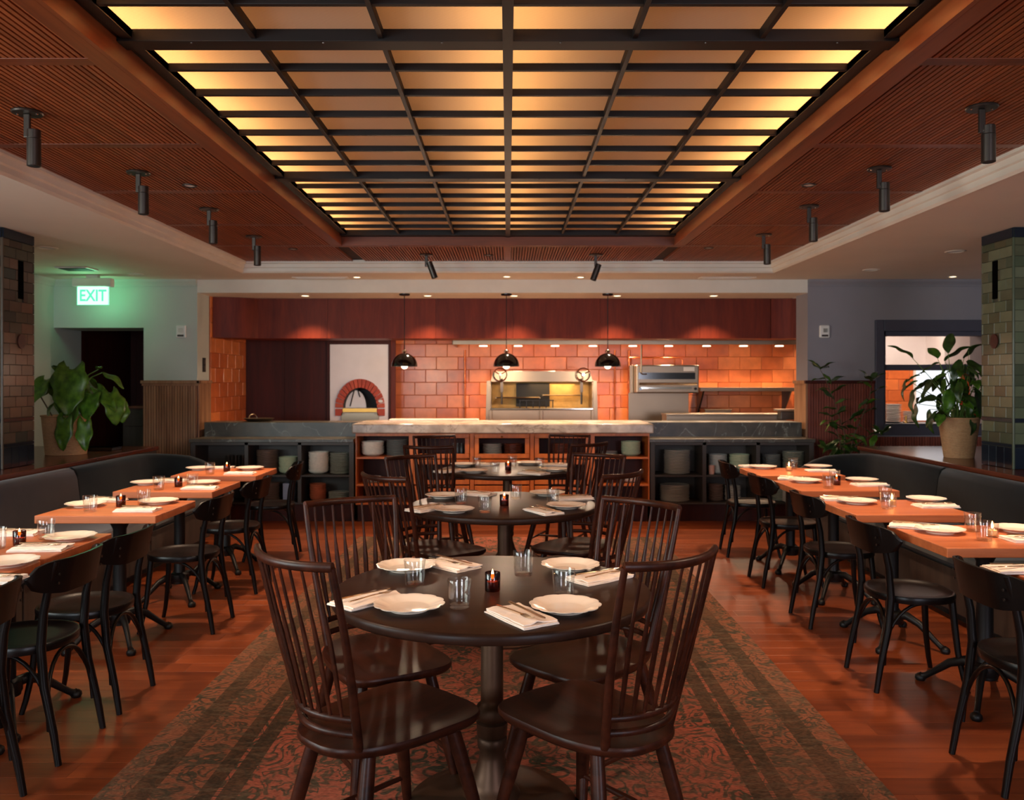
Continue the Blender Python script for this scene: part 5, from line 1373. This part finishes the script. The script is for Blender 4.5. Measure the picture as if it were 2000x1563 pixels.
# right plant
rp=E('potted_plant',(3.79,7.1,.8405),0,'leafy potted plant with red flowers in a woven basket on the right ledge','plant')
basket(rp,.115,.160,.325)
random.seed(5)
lm=[leaf_mesh(.21,.11,0,.4,.2,'leafd',k) for k in range(3)]+[leaf_mesh(.17,.12,0,.5,.2,'leaf',7)]
hand=[(1795,700,160,-50,1.0),(1800,762,200,60,.9),(1810,790,190,70,.9),(1840,700,100,-60,.9),(1850,690,60,-70,1.0),(1862,705,-30,-50,1.1),(1896,700,-40,-60,.9),(1878,740,-90,50,1.1),(1830,740,200,30,1.1),(1820,800,210,70,.9),(1868,818,-90,80,.8),(1855,760,250,60,1.1),(1900,760,-60,60,1.1),(1788,742,170,60,.8)]
for i in range(84):
    if i<len(hand):
        px,py,yw,pt_,sc_=hand[i]; p=Vector((X_(px,7.0)-3.79,random.uniform(-.12,.08),Z_(py,7.0)-.8405))
        yw=math.radians(yw); pt_=math.radians(pt_)
    else:
        a=random.uniform(0,2*PI); r=random.uniform(.06,.34); h=random.uniform(.42,.86)
        p=Vector((r*math.cos(a),r*math.sin(a)*.8,h-r*.4)); yw=a+random.uniform(-.6,.6); pt_=random.uniform(-.2,1.2); sc_=random.uniform(.6,.95)
        p.x=min(p.x,.26)
    leafobj(lm[i%4],rp,p,yw,pt_,random.uniform(-.4,.4),sc_)
    if i%2==0 or i<len(hand):
        b0=Vector((random.uniform(-.05,.05),random.uniform(-.05,.05),.30)); MB().tube([b0,b0.lerp(p,.5)+Vector((0,0,.05)),p],[.004,.0035,.0025],5).build('stem','stemg',rp)
for k,(px,py) in enumerate(((1893,735),(1868,762),(1908,745),(1872,780),(1905,808))):
    p=Vector((X_(px,6.95)-3.79,-.13,Z_(py,6.95)-.8405)); me=leaf_mesh(.07,.05,0,.2,.1,'spathe',k); o=leafobj(me,rp,p,math.radians(200+k*60),math.radians(-30+k*20)); o.name='flower'
    MB().tube([(0,0,.3),p*.6+Vector((0,0,.1)),p],.003,5).build('stem','stemg',rp)
MB().tube([(0.02,0,.3),(.06,-.05,.6),(X_(1898,7)-3.79,-.05,Z_(685,7)-.8405)],[.004,.003,.002],5).build('stem','stemg',rp)
# tall slender floor plant
fp=E('tall_plant',(3.58,8.82,0),0,'tall slender leafy plant standing on the floor behind the right banquette','plant')
basket(fp,.10,.13,.30,'cgrey')
random.seed(9)
fl1=leaf_mesh(.20,.095,0,.3,.2,'leafd',1); fl2=leaf_mesh(.17,.085,0,.5,.2,'leaf',2)
stems=[[(1648,905),(1650,850),(1632,790),(1612,740),(1602,722)],[(1655,905),(1668,850),(1690,800),(1700,770),(1702,745)],[(1645,905),(1640,860),(1630,830),(1625,815)],[(1650,905),(1672,870),(1700,850),(1722,850)],[(1650,905),(1645,870),(1615,880)]]
for st_ in stems:
    pts=[Vector((0,0,.28))]+[Vector((X_(a,8.8)-3.58,-.02,Z_(b,8.8))) for a,b in st_]
    MB().tube(pts,[.007]+[.006-.0008*k for k in range(len(st_))],6).build('stem','stemb',fp,smooth=True)
    k=0
    for a,b in zip(pts[1:-1],pts[2:]):
        d=(b-a); m_=max(2,int(d.length/.055))
        for j in range(m_):
            p=a.lerp(b,j/m_); s_=1 if k%2 else -1; k+=1
            leafobj(fl1 if k%3 else fl2,fp,p,(0 if s_>0 else PI)+random.uniform(-.9,.9),random.uniform(-.9,.5),random.uniform(-.5,.5),random.uniform(.7,1.05))
    for q in range(4): leafobj(fl1,fp,pts[-1],q*1.6+random.random(),random.uniform(-1.2,-.4),0,.85)
